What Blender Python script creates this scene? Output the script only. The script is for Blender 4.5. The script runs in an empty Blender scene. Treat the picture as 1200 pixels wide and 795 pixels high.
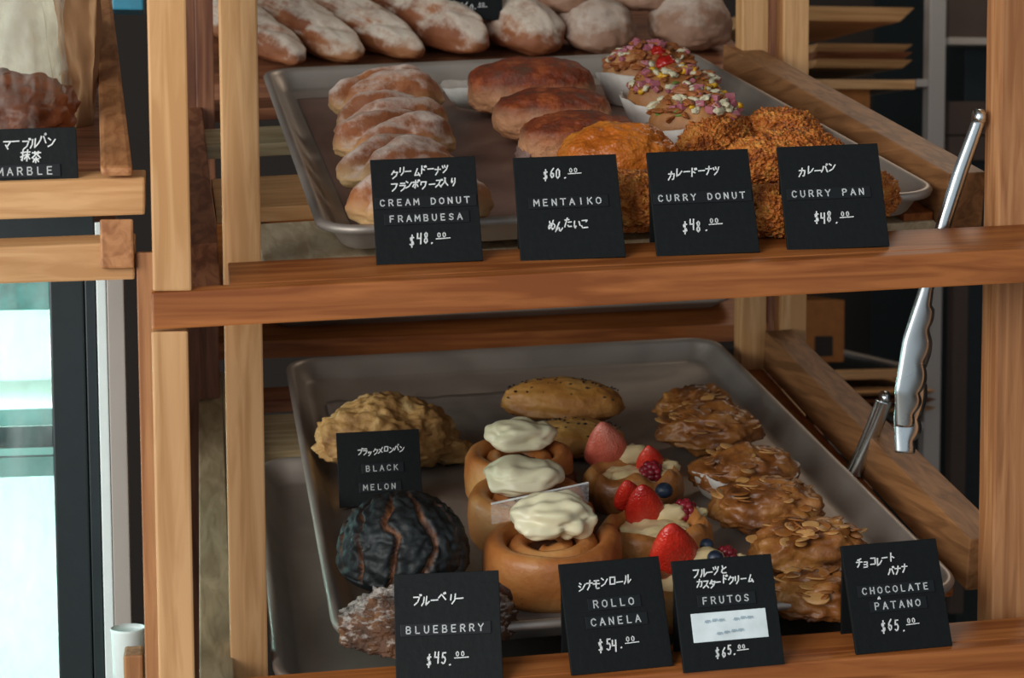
import bpy, bmesh, math, random
from mathutils import Vector, Matrix, noise
random.seed(7)
S = bpy.context.scene
COL = S.collection
PI = math.pi

# ------------------------------------------------------------------ camera
F = 2070.0
CX, CY = 600.0, 397.5
CAM = Vector((0, 0, 1.3))
MW = Matrix(((0.98419, -0.01924, 0.17609), (-0.17706, -0.07843, 0.98107), (-0.00506, -0.99673, -0.08060)))
cd = bpy.data.cameras.new('camera')
cam = bpy.data.objects.new('camera', cd); COL.objects.link(cam)
cd.sensor_width = 36.0; cd.lens = 36.0 * F / 1200.0; cd.clip_start = 0.05
r_, d_, f_ = MW.col[0], MW.col[1], MW.col[2]
m3 = Matrix((r_, -d_, -f_)).transposed()
cam.matrix_world = Matrix.Translation(CAM) @ m3.to_4x4()
cd.dof.use_dof = True; cd.dof.focus_distance = 1.32; cd.dof.aperture_fstop = 14.0
S.camera = cam
# ------------------------------------------------------------------ world, light, exposure
w = bpy.data.worlds.new('world'); S.world = w; w.use_nodes = True
w.node_tree.nodes['Background'].inputs[0].default_value = (0.80, 0.90, 1.0, 1)
w.node_tree.nodes['Background'].inputs[1].default_value = 0.52
def area(name, loc, to, sx, sy, power, colr, parent=None, spread=None):
    l = bpy.data.lights.new(name, 'AREA'); l.shape = 'RECTANGLE'; l.size = sx; l.size_y = sy
    l.energy = power; l.color = colr
    if spread: l.spread = spread
    o = bpy.data.objects.new(name, l); COL.objects.link(o)
    o.location = loc
    o.rotation_euler = (Vector(to) - Vector(loc)).to_track_quat('-Z', 'Y').to_euler()
    if parent: o.parent = parent; o.matrix_parent_inverse = parent.matrix_world.inverted()
    return o
area('shopfront_daylight', (-1.9, -0.75, 1.85), (0.3, 1.6, 1.10), 1.7, 1.7, 64, (1.0, 0.97, 0.93))
area('left_fill_light', (-2.3, 0.55, 1.6), (0.5, 1.45, 1.15), 1.2, 1.4, 26, (0.86, 1.0, 0.97))  # added fill to brighten left-facing sides and pan rims; no known window
area('background_fill_light', (1.35, 2.6, 2.75), (1.2, 2.95, 1.0), 0.6, 0.6, 8, (1.0, 0.86, 0.70))  # added overhead fill for the rolling rack and back shelf, not a fixture
S.view_settings.view_transform = 'Standard'
S.view_settings.look = 'None'
S.view_settings.gamma = 1.0
S.view_settings.use_curve_mapping = False
S.view_settings.exposure = 0.0

# ------------------------------------------------------------------ geometry helpers
def ray(u, v):
    return MW @ Vector(((u - CX) / F, (v - CY) / F, 1.0))
def onY(u, v, y):
    r = ray(u, v); return CAM + r * ((y - CAM.y) / r.y)
TOPM = Matrix.Translation((0.30858, 1.54269, 1.36741)) @ Matrix(((0.99866, -0.01912, -0.04818), (0.00726, 0.97191, -0.23523), (0.05132, 0.23456, 0.97075))).to_4x4()
BOTM = Matrix.Translation((0.32001, 1.51147, 1.07393)) @ Matrix(((0.99944, 0.00043, -0.03358), (-0.00726, 0.97903, -0.20357), (0.03279, 0.20370, 0.97848))).to_4x4()
FLOOR_H = -0.0205
def loc(T, u, v, h):
    Ti = T.inverted(); c = Ti @ CAM; r = Ti.to_3x3() @ ray(u, v)
    return c + r * ((h - c.z) / r.z)
def depth_of(P):
    return (P - CAM).dot(MW.col[2])
def lin(h):
    h = h.lstrip('#'); c = [int(h[i:i + 2], 16) / 255 for i in (0, 2, 4)]
    return tuple((x / 12.92 if x <= .04045 else ((x + .055) / 1.055) ** 2.4) for x in c) + (1.0,)

# ------------------------------------------------------------------ materials
def newmat(name):
    m = bpy.data.materials.new(name); m.use_nodes = True
    return m, m.node_tree.nodes, m.node_tree.links, m.node_tree.nodes['Principled BSDF']
def ramp(n, stops):
    r = n.new('ShaderNodeValToRGB'); e = r.color_ramp.elements
    e[0].position, e[0].color = stops[0]
    e[1].position, e[1].color = stops[-1]
    for p, c in stops[1:-1]:
        x = e.new(p); x.color = c
    return r
def plain(name, c, rough=.5, metal=0, bump=0, bscale=60, spec=.5, var=.12):
    m, n, l, b = newmat(name)
    tc = n.new('ShaderNodeTexCoord'); nz = n.new('ShaderNodeTexNoise')
    nz.inputs['Scale'].default_value = bscale; nz.inputs['Detail'].default_value = 4
    l.new(tc.outputs['Object'], nz.inputs['Vector'])
    a = lin(c)
    r = ramp(n, [(.3, tuple(x * (1 - var) for x in a[:3]) + (1,)), (.7, tuple(min(1, x * (1 + var)) for x in a[:3]) + (1,))])
    l.new(nz.outputs['Fac'], r.inputs['Fac']); l.new(r.outputs['Color'], b.inputs['Base Color'])
    b.inputs['Roughness'].default_value = rough; b.inputs['Metallic'].default_value = metal
    b.inputs['Specular IOR Level'].default_value = spec
    if bump:
        bp = n.new('ShaderNodeBump'); bp.inputs['Strength'].default_value = bump; bp.inputs['Distance'].default_value = .002
        l.new(nz.outputs['Fac'], bp.inputs['Height']); l.new(bp.outputs['Normal'], b.inputs['Normal'])
    return m
def wood(name, c0, c1, axis, rough=.5):
    m, n, l, b = newmat(name)
    tc = n.new('ShaderNodeTexCoord'); mp = n.new('ShaderNodeMapping')
    sc = [70, 70, 70]; sc['XYZ'.index(axis)] = 4.5
    mp.inputs['Scale'].default_value = sc
    l.new(tc.outputs['Object'], mp.inputs['Vector'])
    nz = n.new('ShaderNodeTexNoise'); nz.inputs['Scale'].default_value = 1.6; nz.inputs['Detail'].default_value = 6; nz.inputs['Distortion'].default_value = .9
    l.new(mp.outputs['Vector'], nz.inputs['Vector'])
    mp2 = n.new('ShaderNodeMapping'); sc2 = [16, 16, 16]; sc2['XYZ'.index(axis)] = 2
    mp2.inputs['Scale'].default_value = sc2; l.new(tc.outputs['Object'], mp2.inputs['Vector'])
    n2 = n.new('ShaderNodeTexNoise'); n2.inputs['Scale'].default_value = 1.0; n2.inputs['Detail'].default_value = 3
    l.new(mp2.outputs['Vector'], n2.inputs['Vector'])
    a, d = lin(c0), lin(c1)
    r = ramp(n, [(.37, d), (.5, tuple((x + y) / 2 for x, y in zip(a, d))), (.63, a)])
    l.new(nz.outputs['Fac'], r.inputs['Fac'])
    r2 = ramp(n, [(.3, (.88, .85, .82, 1)), (.7, (1.1, 1.06, 1.0, 1))]); l.new(n2.outputs['Fac'], r2.inputs['Fac'])
    mx = n.new('ShaderNodeMix'); mx.data_type = 'RGBA'; mx.blend_type = 'MULTIPLY'; mx.inputs['Factor'].default_value = 1
    l.new(r.outputs['Color'], mx.inputs['A']); l.new(r2.outputs['Color'], mx.inputs['B'])
    l.new(mx.outputs['Result'], b.inputs['Base Color'])
    b.inputs['Roughness'].default_value = rough; b.inputs['Specular IOR Level'].default_value = .35
    bp = n.new('ShaderNodeBump'); bp.inputs['Strength'].default_value = .25; bp.inputs['Distance'].default_value = .0006
    l.new(nz.outputs['Fac'], bp.inputs['Height']); l.new(bp.outputs['Normal'], b.inputs['Normal'])
    return m
def metal(name, c, rough=.3, aniso_axis=None):
    m, n, l, b = newmat(name)
    tc = n.new('ShaderNodeTexCoord'); nz = n.new('ShaderNodeTexNoise'); nz.inputs['Scale'].default_value = 22; nz.inputs['Detail'].default_value = 6
    l.new(tc.outputs['Object'], nz.inputs['Vector'])
    r = ramp(n, [(.3, (rough * .8,) * 3 + (1,)), (.75, (min(1, rough * 1.5),) * 3 + (1,))])
    l.new(nz.outputs['Fac'], r.inputs['Fac']); l.new(r.outputs['Color'], b.inputs['Roughness'])
    b.inputs['Base Color'].default_value = lin(c); b.inputs['Metallic'].default_value = 1
    return m
def bread(name, stops, scale=30, rough=.55, dust=None, dust_c='#e9ddd0', bump=.5, bscale=160, zgrad=None, zspan=.05, zlo=.35, crumb=False, coat=0):
    """crust colour by noise; zgrad: (colour low on the loaf, weight) paler bare sides; dust: flour or sugar threshold"""
    m, n, l, b = newmat(name)
    tc = n.new('ShaderNodeTexCoord')
    oi = n.new('ShaderNodeObjectInfo')
    ad = n.new('ShaderNodeVectorMath'); ad.operation = 'ADD'
    mu = n.new('ShaderNodeVectorMath'); mu.operation = 'SCALE'; mu.inputs['Scale'].default_value = 3.0
    cb = n.new('ShaderNodeCombineXYZ'); l.new(oi.outputs['Random'], cb.inputs['X']); l.new(oi.outputs['Random'], cb.inputs['Y'])
    l.new(cb.outputs[0], mu.inputs[0]); l.new(tc.outputs['Object'], ad.inputs[0]); l.new(mu.outputs[0], ad.inputs[1])
    nz = n.new('ShaderNodeTexNoise'); nz.inputs['Scale'].default_value = scale; nz.inputs['Detail'].default_value = 6
    l.new(ad.outputs[0], nz.inputs['Vector'])
    r = ramp(n, [(p, lin(c)) for p, c in stops]); l.new(nz.outputs['Fac'], r.inputs['Fac'])
    out = r.outputs['Color']
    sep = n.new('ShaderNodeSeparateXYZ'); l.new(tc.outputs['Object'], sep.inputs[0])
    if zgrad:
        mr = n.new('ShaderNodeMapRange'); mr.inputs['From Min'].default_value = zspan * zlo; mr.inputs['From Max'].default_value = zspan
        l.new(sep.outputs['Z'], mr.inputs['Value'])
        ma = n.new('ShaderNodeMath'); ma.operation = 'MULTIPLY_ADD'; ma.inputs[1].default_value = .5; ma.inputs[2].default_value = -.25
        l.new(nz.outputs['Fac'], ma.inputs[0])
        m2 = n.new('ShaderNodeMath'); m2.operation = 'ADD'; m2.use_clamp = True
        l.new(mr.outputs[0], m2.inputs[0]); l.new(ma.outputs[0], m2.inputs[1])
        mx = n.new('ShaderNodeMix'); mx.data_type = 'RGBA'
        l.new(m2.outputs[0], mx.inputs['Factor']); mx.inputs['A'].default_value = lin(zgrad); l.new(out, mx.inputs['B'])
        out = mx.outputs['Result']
    if dust is not None:
        d1 = n.new('ShaderNodeTexNoise'); d1.inputs['Scale'].default_value = scale * 1.3; d1.inputs['Detail'].default_value = 8; d1.inputs['Roughness'].default_value = .72
        l.new(ad.outputs[0], d1.inputs['Vector'])
        g = n.new('ShaderNodeNewGeometry'); sp = n.new('ShaderNodeSeparateXYZ'); l.new(g.outputs['Normal'], sp.inputs[0])
        mm = n.new('ShaderNodeMath'); mm.operation = 'MULTIPLY_ADD'; mm.inputs[1].default_value = .28; l.new(sp.outputs['Z'], mm.inputs[0]); l.new(d1.outputs['Fac'], mm.inputs[2])
        rr = ramp(n, [(dust, (0, 0, 0, 1)), (min(1, dust + .22), (.92, .92, .92, 1))]); l.new(mm.outputs[0], rr.inputs['Fac'])
        mx = n.new('ShaderNodeMix'); mx.data_type = 'RGBA'
        l.new(rr.outputs['Color'], mx.inputs['Factor']); l.new(out, mx.inputs['A']); mx.inputs['B'].default_value = lin(dust_c)
        out = mx.outputs['Result']
    l.new(out, b.inputs['Base Color'])
    b.inputs['Roughness'].default_value = rough
    b.inputs['Subsurface Weight'].default_value = .08; b.inputs['Subsurface Radius'].default_value = (.006, .003, .001)
    if coat: b.inputs['Coat Weight'].default_value = coat; b.inputs['Coat Roughness'].default_value = .25
    if crumb:
        bz = n.new('ShaderNodeTexVoronoi'); bz.inputs['Scale'].default_value = bscale; o2 = bz.outputs['Distance']
    else:
        bz = n.new('ShaderNodeTexNoise'); bz.inputs['Scale'].default_value = bscale; bz.inputs['Detail'].default_value = 5; o2 = bz.outputs['Fac']
    l.new(ad.outputs[0], bz.inputs['Vector'])
    bp = n.new('ShaderNodeBump'); bp.inputs['Strength'].default_value = bump; bp.inputs['Distance'].default_value = .0025
    l.new(o2, bp.inputs['Height']); l.new(bp.outputs['Normal'], b.inputs['Normal'])
    return m
def clear(name, tint, alpha, rough=.1, body='#ffffff'):
    m, n, l, b = newmat(name)
    tr = n.new('ShaderNodeBsdfTransparent'); tr.inputs[0].default_value = lin(tint)
    mx = n.new('ShaderNodeMixShader')
    nz = n.new('ShaderNodeTexNoise'); nz.inputs['Scale'].default_value = 18; nz.inputs['Detail'].default_value = 3
    r = ramp(n, [(.3, (max(0, alpha - .12),) * 3 + (1,)), (.7, (min(1, alpha + .12),) * 3 + (1,))])
    l.new(nz.outputs['Fac'], r.inputs['Fac']); l.new(r.outputs['Color'], mx.inputs[0])
    l.new(tr.outputs[0], mx.inputs[1]); l.new(b.outputs[0], mx.inputs[2])
    b.inputs['Base Color'].default_value = lin(body); b.inputs['Roughness'].default_value = rough
    l.new(mx.outputs[0], n['Material Output'].inputs['Surface'])
    return m

M = {}
for ax in 'XYZ':
    M['tan' + ax] = wood('light_tan_wood_' + ax, '#d9aa78', '#bf8e5c', ax)
    M['brown' + ax] = wood('orange_brown_wood_' + ax, '#b06c38', '#8a4c22', ax, .42)
    M['red' + ax] = wood('reddish_wood_' + ax, '#9a6648', '#6e412c', ax)
for ax in 'XYZ': M['rose' + ax] = wood('rosy_brown_wood_' + ax, '#bd885c', '#98643e', ax)
M['railY'] = wood('mid_brown_wood', '#a3734a', '#7c5434', 'Y')
M['pale'] = wood('pale_olive_wood', '#b9a888', '#988664', 'X')
M['paleY'] = wood('pale_olive_wood_lengthwise', '#a8977a', '#8a7a5e', 'Y')
M['creamwood'] = wood('cream_wood', '#d9ccb0', '#bda988', 'Y')
M['pan'] = metal('sheet_pan_aluminium', '#a89d93', .44)
M['pan'].node_tree.nodes['Principled BSDF'].inputs['Metallic'].default_value = .62
M['chrome'] = metal('polished_steel', '#dfe6e6', .24)
M['rackmetal'] = metal('rack_aluminium', '#b0a69d', .42)
M['rackmetal'].node_tree.nodes['Principled BSDF'].inputs['Metallic'].default_value = .15
M['card'] = plain('blackboard_black', '#121516', .6, bump=.15, bscale=200, spec=.2)
M['cardedge'] = plain('card_grey_edge', '#3b4042', .5)
M['tape'] = plain('label_tape_black', '#0f1214', .42, spec=.35)
M['chalk'] = plain('white_paint_marker', '#e6e8e6', .6)
M['emboss'] = plain('whitened_embossing', '#c9cccb', .5)
M['whitelabel'] = plain('white_sticker', '#dfe9ea', .4)
M['fadedink'] = plain('faded_blue_ink', '#a9bcc6', .6)
M['paper_brown'] = plain('brown_baking_paper', '#7d6156', .5, bump=.2, bscale=25)
M['paper_grey'] = plain('greyish_parchment', '#7b7068', .38, bump=.6, bscale=30)
M['cuppaper'] = plain('white_cup_paper', '#cfc8bf', .6)
M['blackmetal'] = plain('dark_enamel', '#1c2426', .35)
M['wall'] = plain('dark_brown_wall', '#2b221d', .8, bscale=4)
M['ceiling'] = plain('dim_brown_ceiling', '#5d5349', .8, bscale=4)
M['floor'] = plain('brown_grey_floor', '#8a8076', .6, bscale=6)
M['white'] = plain('white_enamel', '#e6efec', .35, var=.03)
M['card_orange'] = plain('orange_cardboard', '#a8672b', .7)
M['print'] = plain('dark_print', '#2a1c14', .7)
M['teal'] = plain('teal_packet', '#2f7f98', .5)
# breads
M['cream_donut'] = bread('sugared_donut_crust', [(.3, '#7c4023'), (.55, '#a05e34'), (.75, '#bd7e4c')], 22, .6, dust=.585, dust_c='#dcc6b8', zgrad='#d8b07a', zspan=.030)
M['mentaiko'] = bread('glazed_dark_topping', [(.3, '#431708'), (.5, '#7f3312'), (.72, '#b35a26')], 60, .62, bump=.9, bscale=220, zgrad='#d99c70', zspan=.037, zlo=.6, coat=.08)
M['curry_smooth'] = bread('golden_fried_crust', [(.3, '#a04f14'), (.5, '#c96c1e'), (.75, '#de9038')], 18, .4, bump=.25, bscale=420, crumb=True)
M['curry_crumb'] = bread('fried_breadcrumb_crust', [(.3, '#7d3a10'), (.48, '#c46c22'), (.72, '#e39c46')], 110, .6, bump=1.0, bscale=330, crumb=True)
M['topping_bun'] = bread('baked_bun', [(.3, '#8a4e25'), (.7, '#c08a52')], 30)
M['melon_tan'] = bread('crackled_biscuit_crust', [(.3, '#7f562b'), (.5, '#b58a50'), (.72, '#d6bb86')], 34, .7, bump=.8, bscale=150, dust=.86, dust_c='#d8cdb4')
M['blueberry_bun'] = bread('crumble_bun_crust', [(.35, '#2c1a10'), (.55, '#5c3a22'), (.75, '#94683f')], 40, .7, dust=.64, dust_c='#cfc6bd', bump=1, bscale=240)
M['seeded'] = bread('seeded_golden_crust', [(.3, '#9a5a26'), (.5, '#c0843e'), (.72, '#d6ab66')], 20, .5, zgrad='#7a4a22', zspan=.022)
M['cinnamon'] = bread('cinnamon_roll_dough', [(.3, '#8a4a22'), (.5, '#b87238'), (.72, '#d6a060')], 16, .45, coat=.15, bump=.4)
M['cinnamon_dark'] = bread('cinnamon_filling', [(.3, '#2b160c'), (.7, '#5c3018')], 50, .5)
M['frosting'] = bread('cream_cheese_frosting', [(.2, '#e0d6ae'), (.8, '#ece5c6')], 20, .35, bump=.35, bscale=50)
M['danish'] = bread('danish_pastry', [(.3, '#7f4a20'), (.5, '#b3743a'), (.75, '#d7a463')], 30, .45, coat=.3)
M['custard'] = bread('custard_cream', [(.2, '#d8bd86'), (.8, '#e8d6a8')], 20, .4, bump=.2)
M['strawberry'] = bread('strawberry_flesh', [(.3, '#a01a12'), (.5, '#cb2f20'), (.78, '#e46a50')], 30, .25, bump=.25, bscale=520, crumb=True, coat=.3)
M['strawberry_pale'] = bread('sugared_strawberry', [(.3, '#a8402f'), (.5, '#d06a55'), (.78, '#e39a86')], 30, .35, bump=.25, bscale=520, crumb=True, coat=.3)
M['raspberry'] = bread('raspberry_flesh', [(.3, '#5a0d16'), (.7, '#9c2030')], 60, .35)
M['blueberry'] = bread('blueberry_skin', [(.3, '#141a2b'), (.7, '#2d3f55')], 60, .4)
M['banana_bread'] = bread('glazed_banana_bread', [(.3, '#4a2812'), (.5, '#8f5626'), (.75, '#bd8444')], 36, .4, bump=.7, bscale=130, coat=.15)
M['almond'] = bread('toasted_almond', [(.2, '#a87238'), (.8, '#cf9f62')], 60, .45, bump=.2)
M['almond_dark'] = bread('browned_almond', [(.2, '#7a461c'), (.8, '#a86c32')], 60, .45, bump=.2)
M['sesame'] = plain('dark_sesame', '#33241a', .5)
M['baguette'] = bread('floured_crust', [(.3, '#6d3a1e'), (.5, '#8f5330'), (.72, '#b0774c')], 16, .65, dust=.50, dust_c='#dccdbc', bump=.5, bscale=120)
M['campagne'] = bread('grey_floured_crust', [(.3, '#7a5238'), (.5, '#95705a'), (.72, '#ad8b74')], 14, .7, dust=.52, dust_c='#c2b0a2', bump=.5, bscale=100)
M['marble_loaf'] = bread('marbled_brown_crust', [(.3, '#58260f'), (.5, '#8a4722'), (.72, '#ad6a3a')], 14, .5)
M['ham'] = plain('pink_ham', '#a8606a', .45, var=.25, bscale=90)
M['filling'] = plain('greyish_pink_filling', '#94766c', .5, var=.4, bscale=90)
M['corn'] = plain('yellow_corn', '#dba51c', .35)
M['tomato'] = plain('red_tomato', '#a81c14', .25)
M['cheese'] = plain('white_cheese', '#d8cfae', .5)
M['browned'] = plain('browned_cheese', '#9c5a2c', .5, var=.3, bscale=120)
M['herb'] = plain('green_leaf', '#6f8a3c', .5)
M['plasticbag'] = clear('clear_bag_plastic', '#f8f8f4', .13, .16, '#d6d4cb')
M['film'] = clear('clear_film', '#ffffff', .14, .08)
M['glass'] = clear('tinted_glass', '#dff5f2', .10, .03)
def crackmat():
    m, n, l, b = newmat('charcoal_biscuit_crust')
    at = n.new('ShaderNodeAttribute'); at.attribute_name = 'crack'
    tc = n.new('ShaderNodeTexCoord'); nz = n.new('ShaderNodeTexNoise'); nz.inputs['Scale'].default_value = 70; nz.inputs['Detail'].default_value = 5
    l.new(tc.outputs['Object'], nz.inputs['Vector'])
    r1 = ramp(n, [(.35, lin('#0b0e0f')), (.75, lin('#262d2e'))]); l.new(nz.outputs['Fac'], r1.inputs['Fac'])
    r2 = ramp(n, [(.35, lin('#5d3520')), (.7, lin('#a8714a'))]); l.new(nz.outputs['Fac'], r2.inputs['Fac'])
    mx = n.new('ShaderNodeMix'); mx.data_type = 'RGBA'
    l.new(at.outputs['Fac'], mx.inputs['Factor']); l.new(r1.outputs['Color'], mx.inputs['A']); l.new(r2.outputs['Color'], mx.inputs['B'])
    l.new(mx.outputs['Result'], b.inputs['Base Color']); b.inputs['Roughness'].default_value = .55
    bp = n.new('ShaderNodeBump'); bp.inputs['Strength'].default_value = .6; bp.inputs['Distance'].default_value = .002
    l.new(nz.outputs['Fac'], bp.inputs['Height']); l.new(bp.outputs['Normal'], b.inputs['Normal'])
    return m
M['charcoal'] = crackmat()

# ------------------------------------------------------------------ object helpers
def tag(o, label=None, cat=None, group=None, kind=None):
    if label: o['label'] = label
    if cat: o['category'] = cat
    if group: o['group'] = group
    if kind: o['kind'] = kind
    return o
def empty(name, mat4, label, cat, group=None):
    o = bpy.data.objects.new(name, None); COL.objects.link(o); o.matrix_world = mat4; o.empty_display_size = .02
    return tag(o, label, cat, group)
def link(name, bm, mat, parent=None, smooth=False, mat4=None):
    me = bpy.data.meshes.new(name)
    bmesh.ops.recalc_face_normals(bm, faces=bm.faces)
    bm.to_mesh(me); bm.free()
    me.materials.append(mat)
    if smooth:
        for p in me.polygons: p.use_smooth = True
    o = bpy.data.objects.new(name, me); COL.objects.link(o)
    if parent: o.parent = parent
    if mat4 is not None: o.matrix_basis = mat4
    return o
def add_hexa(bm, c, bev=0):
    """c: 8 corners, bottom ring then top ring"""
    v = [bm.verts.new(p) for p in c]
    fs = [bm.faces.new([v[i] for i in q]) for q in ((0, 3, 2, 1), (4, 5, 6, 7), (0, 1, 5, 4), (1, 2, 6, 5), (2, 3, 7, 6), (3, 0, 4, 7))]
    if bev:
        es = set(e for f in fs for e in f.edges)
        bmesh.ops.bevel(bm, geom=list(es), offset=bev, segments=2, affect='EDGES', profile=.6)
def box_bm(x0, x1, y0, y1, z0, z1, bev=.001):
    bm = bmesh.new()
    add_hexa(bm, [(x0, y0, z0), (x1, y0, z0), (x1, y1, z0), (x0, y1, z0), (x0, y0, z1), (x1, y0, z1), (x1, y1, z1), (x0, y1, z1)], bev)
    return bm
def hexa_bm(c, bev=.001):
    bm = bmesh.new(); add_hexa(bm, c, bev); return bm
def bar_bm(p0, p1, wv, tv, bev=.0012):
    """prism from p0 to p1; wv, tv are full width vectors; p0/p1 at the low corner line"""
    p0, p1, wv, tv = map(Vector, (p0, p1, wv, tv))
    return hexa_bm([p0, p1, p1 + wv, p0 + wv, p0 + tv, p1 + tv, p1 + wv + tv, p0 + wv + tv], bev)
def tube_bm(pts, radii, seg=12, squash=None):
    bm = bmesh.new(); rings = []
    pts = [Vector(p) for p in pts]
    for i, p in enumerate(pts):
        t = (pts[min(i + 1, len(pts) - 1)] - pts[max(i - 1, 0)]).normalized()
        a = t.cross(Vector((0, 1, 0.01))).normalized(); b = t.cross(a).normalized()
        r = radii[i] if hasattr(radii, '__len__') else radii
        rx, ry = r if hasattr(r, '__len__') else (r, r)
        rings.append([bm.verts.new(p + a * rx * math.cos(2 * PI * k / seg) + b * ry * math.sin(2 * PI * k / seg)) for k in range(seg)])
    for A, B in zip(rings, rings[1:]):
        for k in range(seg): bm.faces.new((A[k], A[(k + 1) % seg], B[(k + 1) % seg], B[k]))
    bm.faces.new(rings[0]); bm.faces.new(rings[-1])
    return bm
def fr(p, s, o=4): return noise.fractal(Vector(p) * s, 1.0, 2.0, o)
def blob_bm(sx, sy, sz, sub=5, disp=None, flat=.35, sq=1.0, seed=0.0, crack=None):
    """squashed ball with its underside flattened, base at z = 0"""
    bm = bmesh.new(); bmesh.ops.create_icosphere(bm, subdivisions=sub, radius=1)
    lay = bm.verts.layers.float.new('crack') if crack else None
    off = Vector((seed * 3.1, seed * 1.7, seed * 2.3))
    for v in bm.verts:
        d = v.co.normalized()
        q = Vector([math.copysign(abs(x) ** sq, x) for x in d])
        p = Vector((q.x * sx, q.y * sy, q.z * sz * (flat if q.z < 0 else 1)))
        if disp: p += d * disp(d, p, off)
        if crack:
            c, dp = crack(d); v[lay] = c; p += d * dp
        v.co = p
    z0 = min(v.co.z for v in bm.verts)
    for v in bm.verts: v.co.z -= z0
    return bm

# ------------------------------------------------------------------ the room
def struct(name, bm, m): return tag(link(name, bm, m), kind='structure')
struct('floor', box_bm(-2.6, 3.4, -2.5, 4.6, -.05, 0, 0), M['floor'])
struct('wall_back', box_bm(-2.6, 3.4, 4.5, 4.6, 0, 3, 0), M['wall'])
struct('wall_right', box_bm(3.3, 3.4, -2.5, 4.5, 0, 3, 0), M['wall'])
struct('ceiling', box_bm(-2.6, 3.4, -.2, 4.6, 3, 3.05, 0), M['ceiling'])

# ------------------------------------------------------------------ wooden display rack
FY = 1.135
rack = empty('display_rack', Matrix.Translation((0.27, 1.5, 0)), 'open tan wooden rack with two slanted tiers of pastry trays', 'rack')
RI = rack.matrix_world.inverted()
def rpart(name, bm, mat):
    bmesh.ops.transform(bm, matrix=RI, verts=bm.verts)
    return link(name, bm, mat, rack)
def fline(a, b):
    A, B = onY(*a, FY), onY(*b, FY); return A, B
def board(pa, pb, thick, xl, xr, slope, back):
    """front board: vertical front face, upper face rising backwards like the tiers"""
    A, B = fline(pa, pb); k = (B.z - A.z) / (B.x - A.x)
    z = lambda x: A.z + k * (x - A.x)
    L = [Vector((xl, FY, z(xl) - thick)), Vector((xr, FY, z(xr) - thick))]
    up = Vector((0, 0, thick)); bk = Vector((0, back, back * slope))
    rpart('front_board', hexa_bm([L[0], L[1], L[1] + bk, L[0] + bk, L[0] + up, L[1] + up, L[1] + bk + up, L[0] + bk + up], .0015), M['brownX'])
    return lambda x, y: z(x) + slope * (y - FY)
XA0, XA1 = onY(172, 0, FY).x, onY(218, 0, FY).x
ztop = board((330, 336), (1000, 302), .0235, onY(177, 344, FY).x, .66, .242, .011)
zbot = board((920, 778), (1173, 757.6), .030, onY(177, 790, FY).x, .66, .206, .011)
# ledges behind the front boards: cards and tongs stand here
def ledge(zf, xl, xr, y0, y1, th, slope):
    c = []
    for dz in (-th, 0):
        for x, y in ((xl, y0), (xr, y0), (xr, y1), (xl, y1)): c.append((x, y, zf(x, y) + dz))
    rpart('ledge', hexa_bm(c, .0008), M['brownX'])
ledge(ztop, .022, .60, FY + .0112, 1.196, .018, .242)
ledge(zbot, .026, .60, FY + .0112, 1.176, .022, .206)
def post(x0, x1, y0, y1, z0, z1, m='tanZ'):
    rpart('post', box_bm(x0, x1, y0, y1, z0, z1, .0014), M[m])
# outer left post stands flush with the boards, butted between them
pw = .0255
post(XA0, XA1, FY + .0005, FY + pw, ztop(XA0, FY) + .001, 1.78)
post(onY(178, 420, FY).x, onY(221, 420, FY).x, FY + .0005, FY + pw, zbot(XA0, FY) + .001, ztop(XA0, FY) - .0245)
post(onY(178, 420, FY).x, onY(221, 420, FY).x, FY + .0005, FY + pw, 0, zbot(XA0, FY) - .031)
# inner left post and right post behind the boards
YB = 1.222
bx0, bx1 = onY(258, 100, YB).x, onY(303, 100, YB).x
post(bx0, bx1, YB, YB + pw, 0, 1.78)
YC = 1.197
cx0 = onY(1173, 100, YC).x
post(cx0, cx0 + .029, YC, YC + pw, 0, 1.78, 'roseZ')
# rear posts
YD = 1.79
for px in (866, 914):
    x = onY(px, 50, YD).x + .004
    post(x, x + .028, YD, YD + .026, 0, 1.95)
for px in (222, 243):
    x = onY(px, 50, YD).x
    post(x - .012, x + .006, YD, YD + .026, 0, 1.95, 'redZ')
# sloping side rails and the cleats the pans rest on
def tier(T, xl0, xl1, xr, hl, hr, b0, b1, front):
    def q(name, x0a, x1a, x0b, x1b, ba, bb, h1, h0, m):
        c = [T @ Vector(p) for p in ((x0a, ba, h0), (x1a, ba, h0), (x1b, bb, h0), (x0b, bb, h0), (x0a, ba, h1), (x1a, ba, h1), (x1b, bb, h1), (x0b, bb, h1))]
        rpart(name, hexa_bm(c, .0012), M[m])
    q('side_rail', xl0, xl1, xl0 + .004, xl1 + .004, front, b1, hl, hl - .034, 'redY' if T is TOPM else 'paleY')
    q('side_rail', xr, xr + .030, xr + .022, xr + .052, b0, b1 - .09, hr, hr - .042, 'railY')
    if T is BOTM: q('cleat', xl1 + .0005, xl1 + .022, xl1 + .0045, xl1 + .026, -.26, b1, -.024, -.038, 'creamwood')
    q('cleat', xr - .024, xr - .0005, xr - .006, xr + .021, b0 + .02, b1 - .09, -.024, -.038, 'brownY')
    return q
q = tier(TOPM, -.321, -.2985, .236, -.022, .010, -.317, .39, -.268)
q('shelf_slat', -.268, .236, -.268, .236, -.300, -.19, -.030, -.042, 'creamwood')
q('shelf_slat', -.296, .236, -.296, .236, -.14, -.03, -.030, -.042, 'tanX')
q('shelf_slat', -.296, .25, -.296, .25, .10, .18, -.030, -.042, 'pale')
q('shelf_slat', -.296, .25, -.296, .25, .27, .33, -.030, -.042, 'redX')
q = tier(BOTM, -.323, -.2995, .249, -.022, .018, -.285, .37, -.335)
q('shelf_slat', -.27, .24, -.27, .24, .16, .27, -.040, -.052, 'pale')
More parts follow.
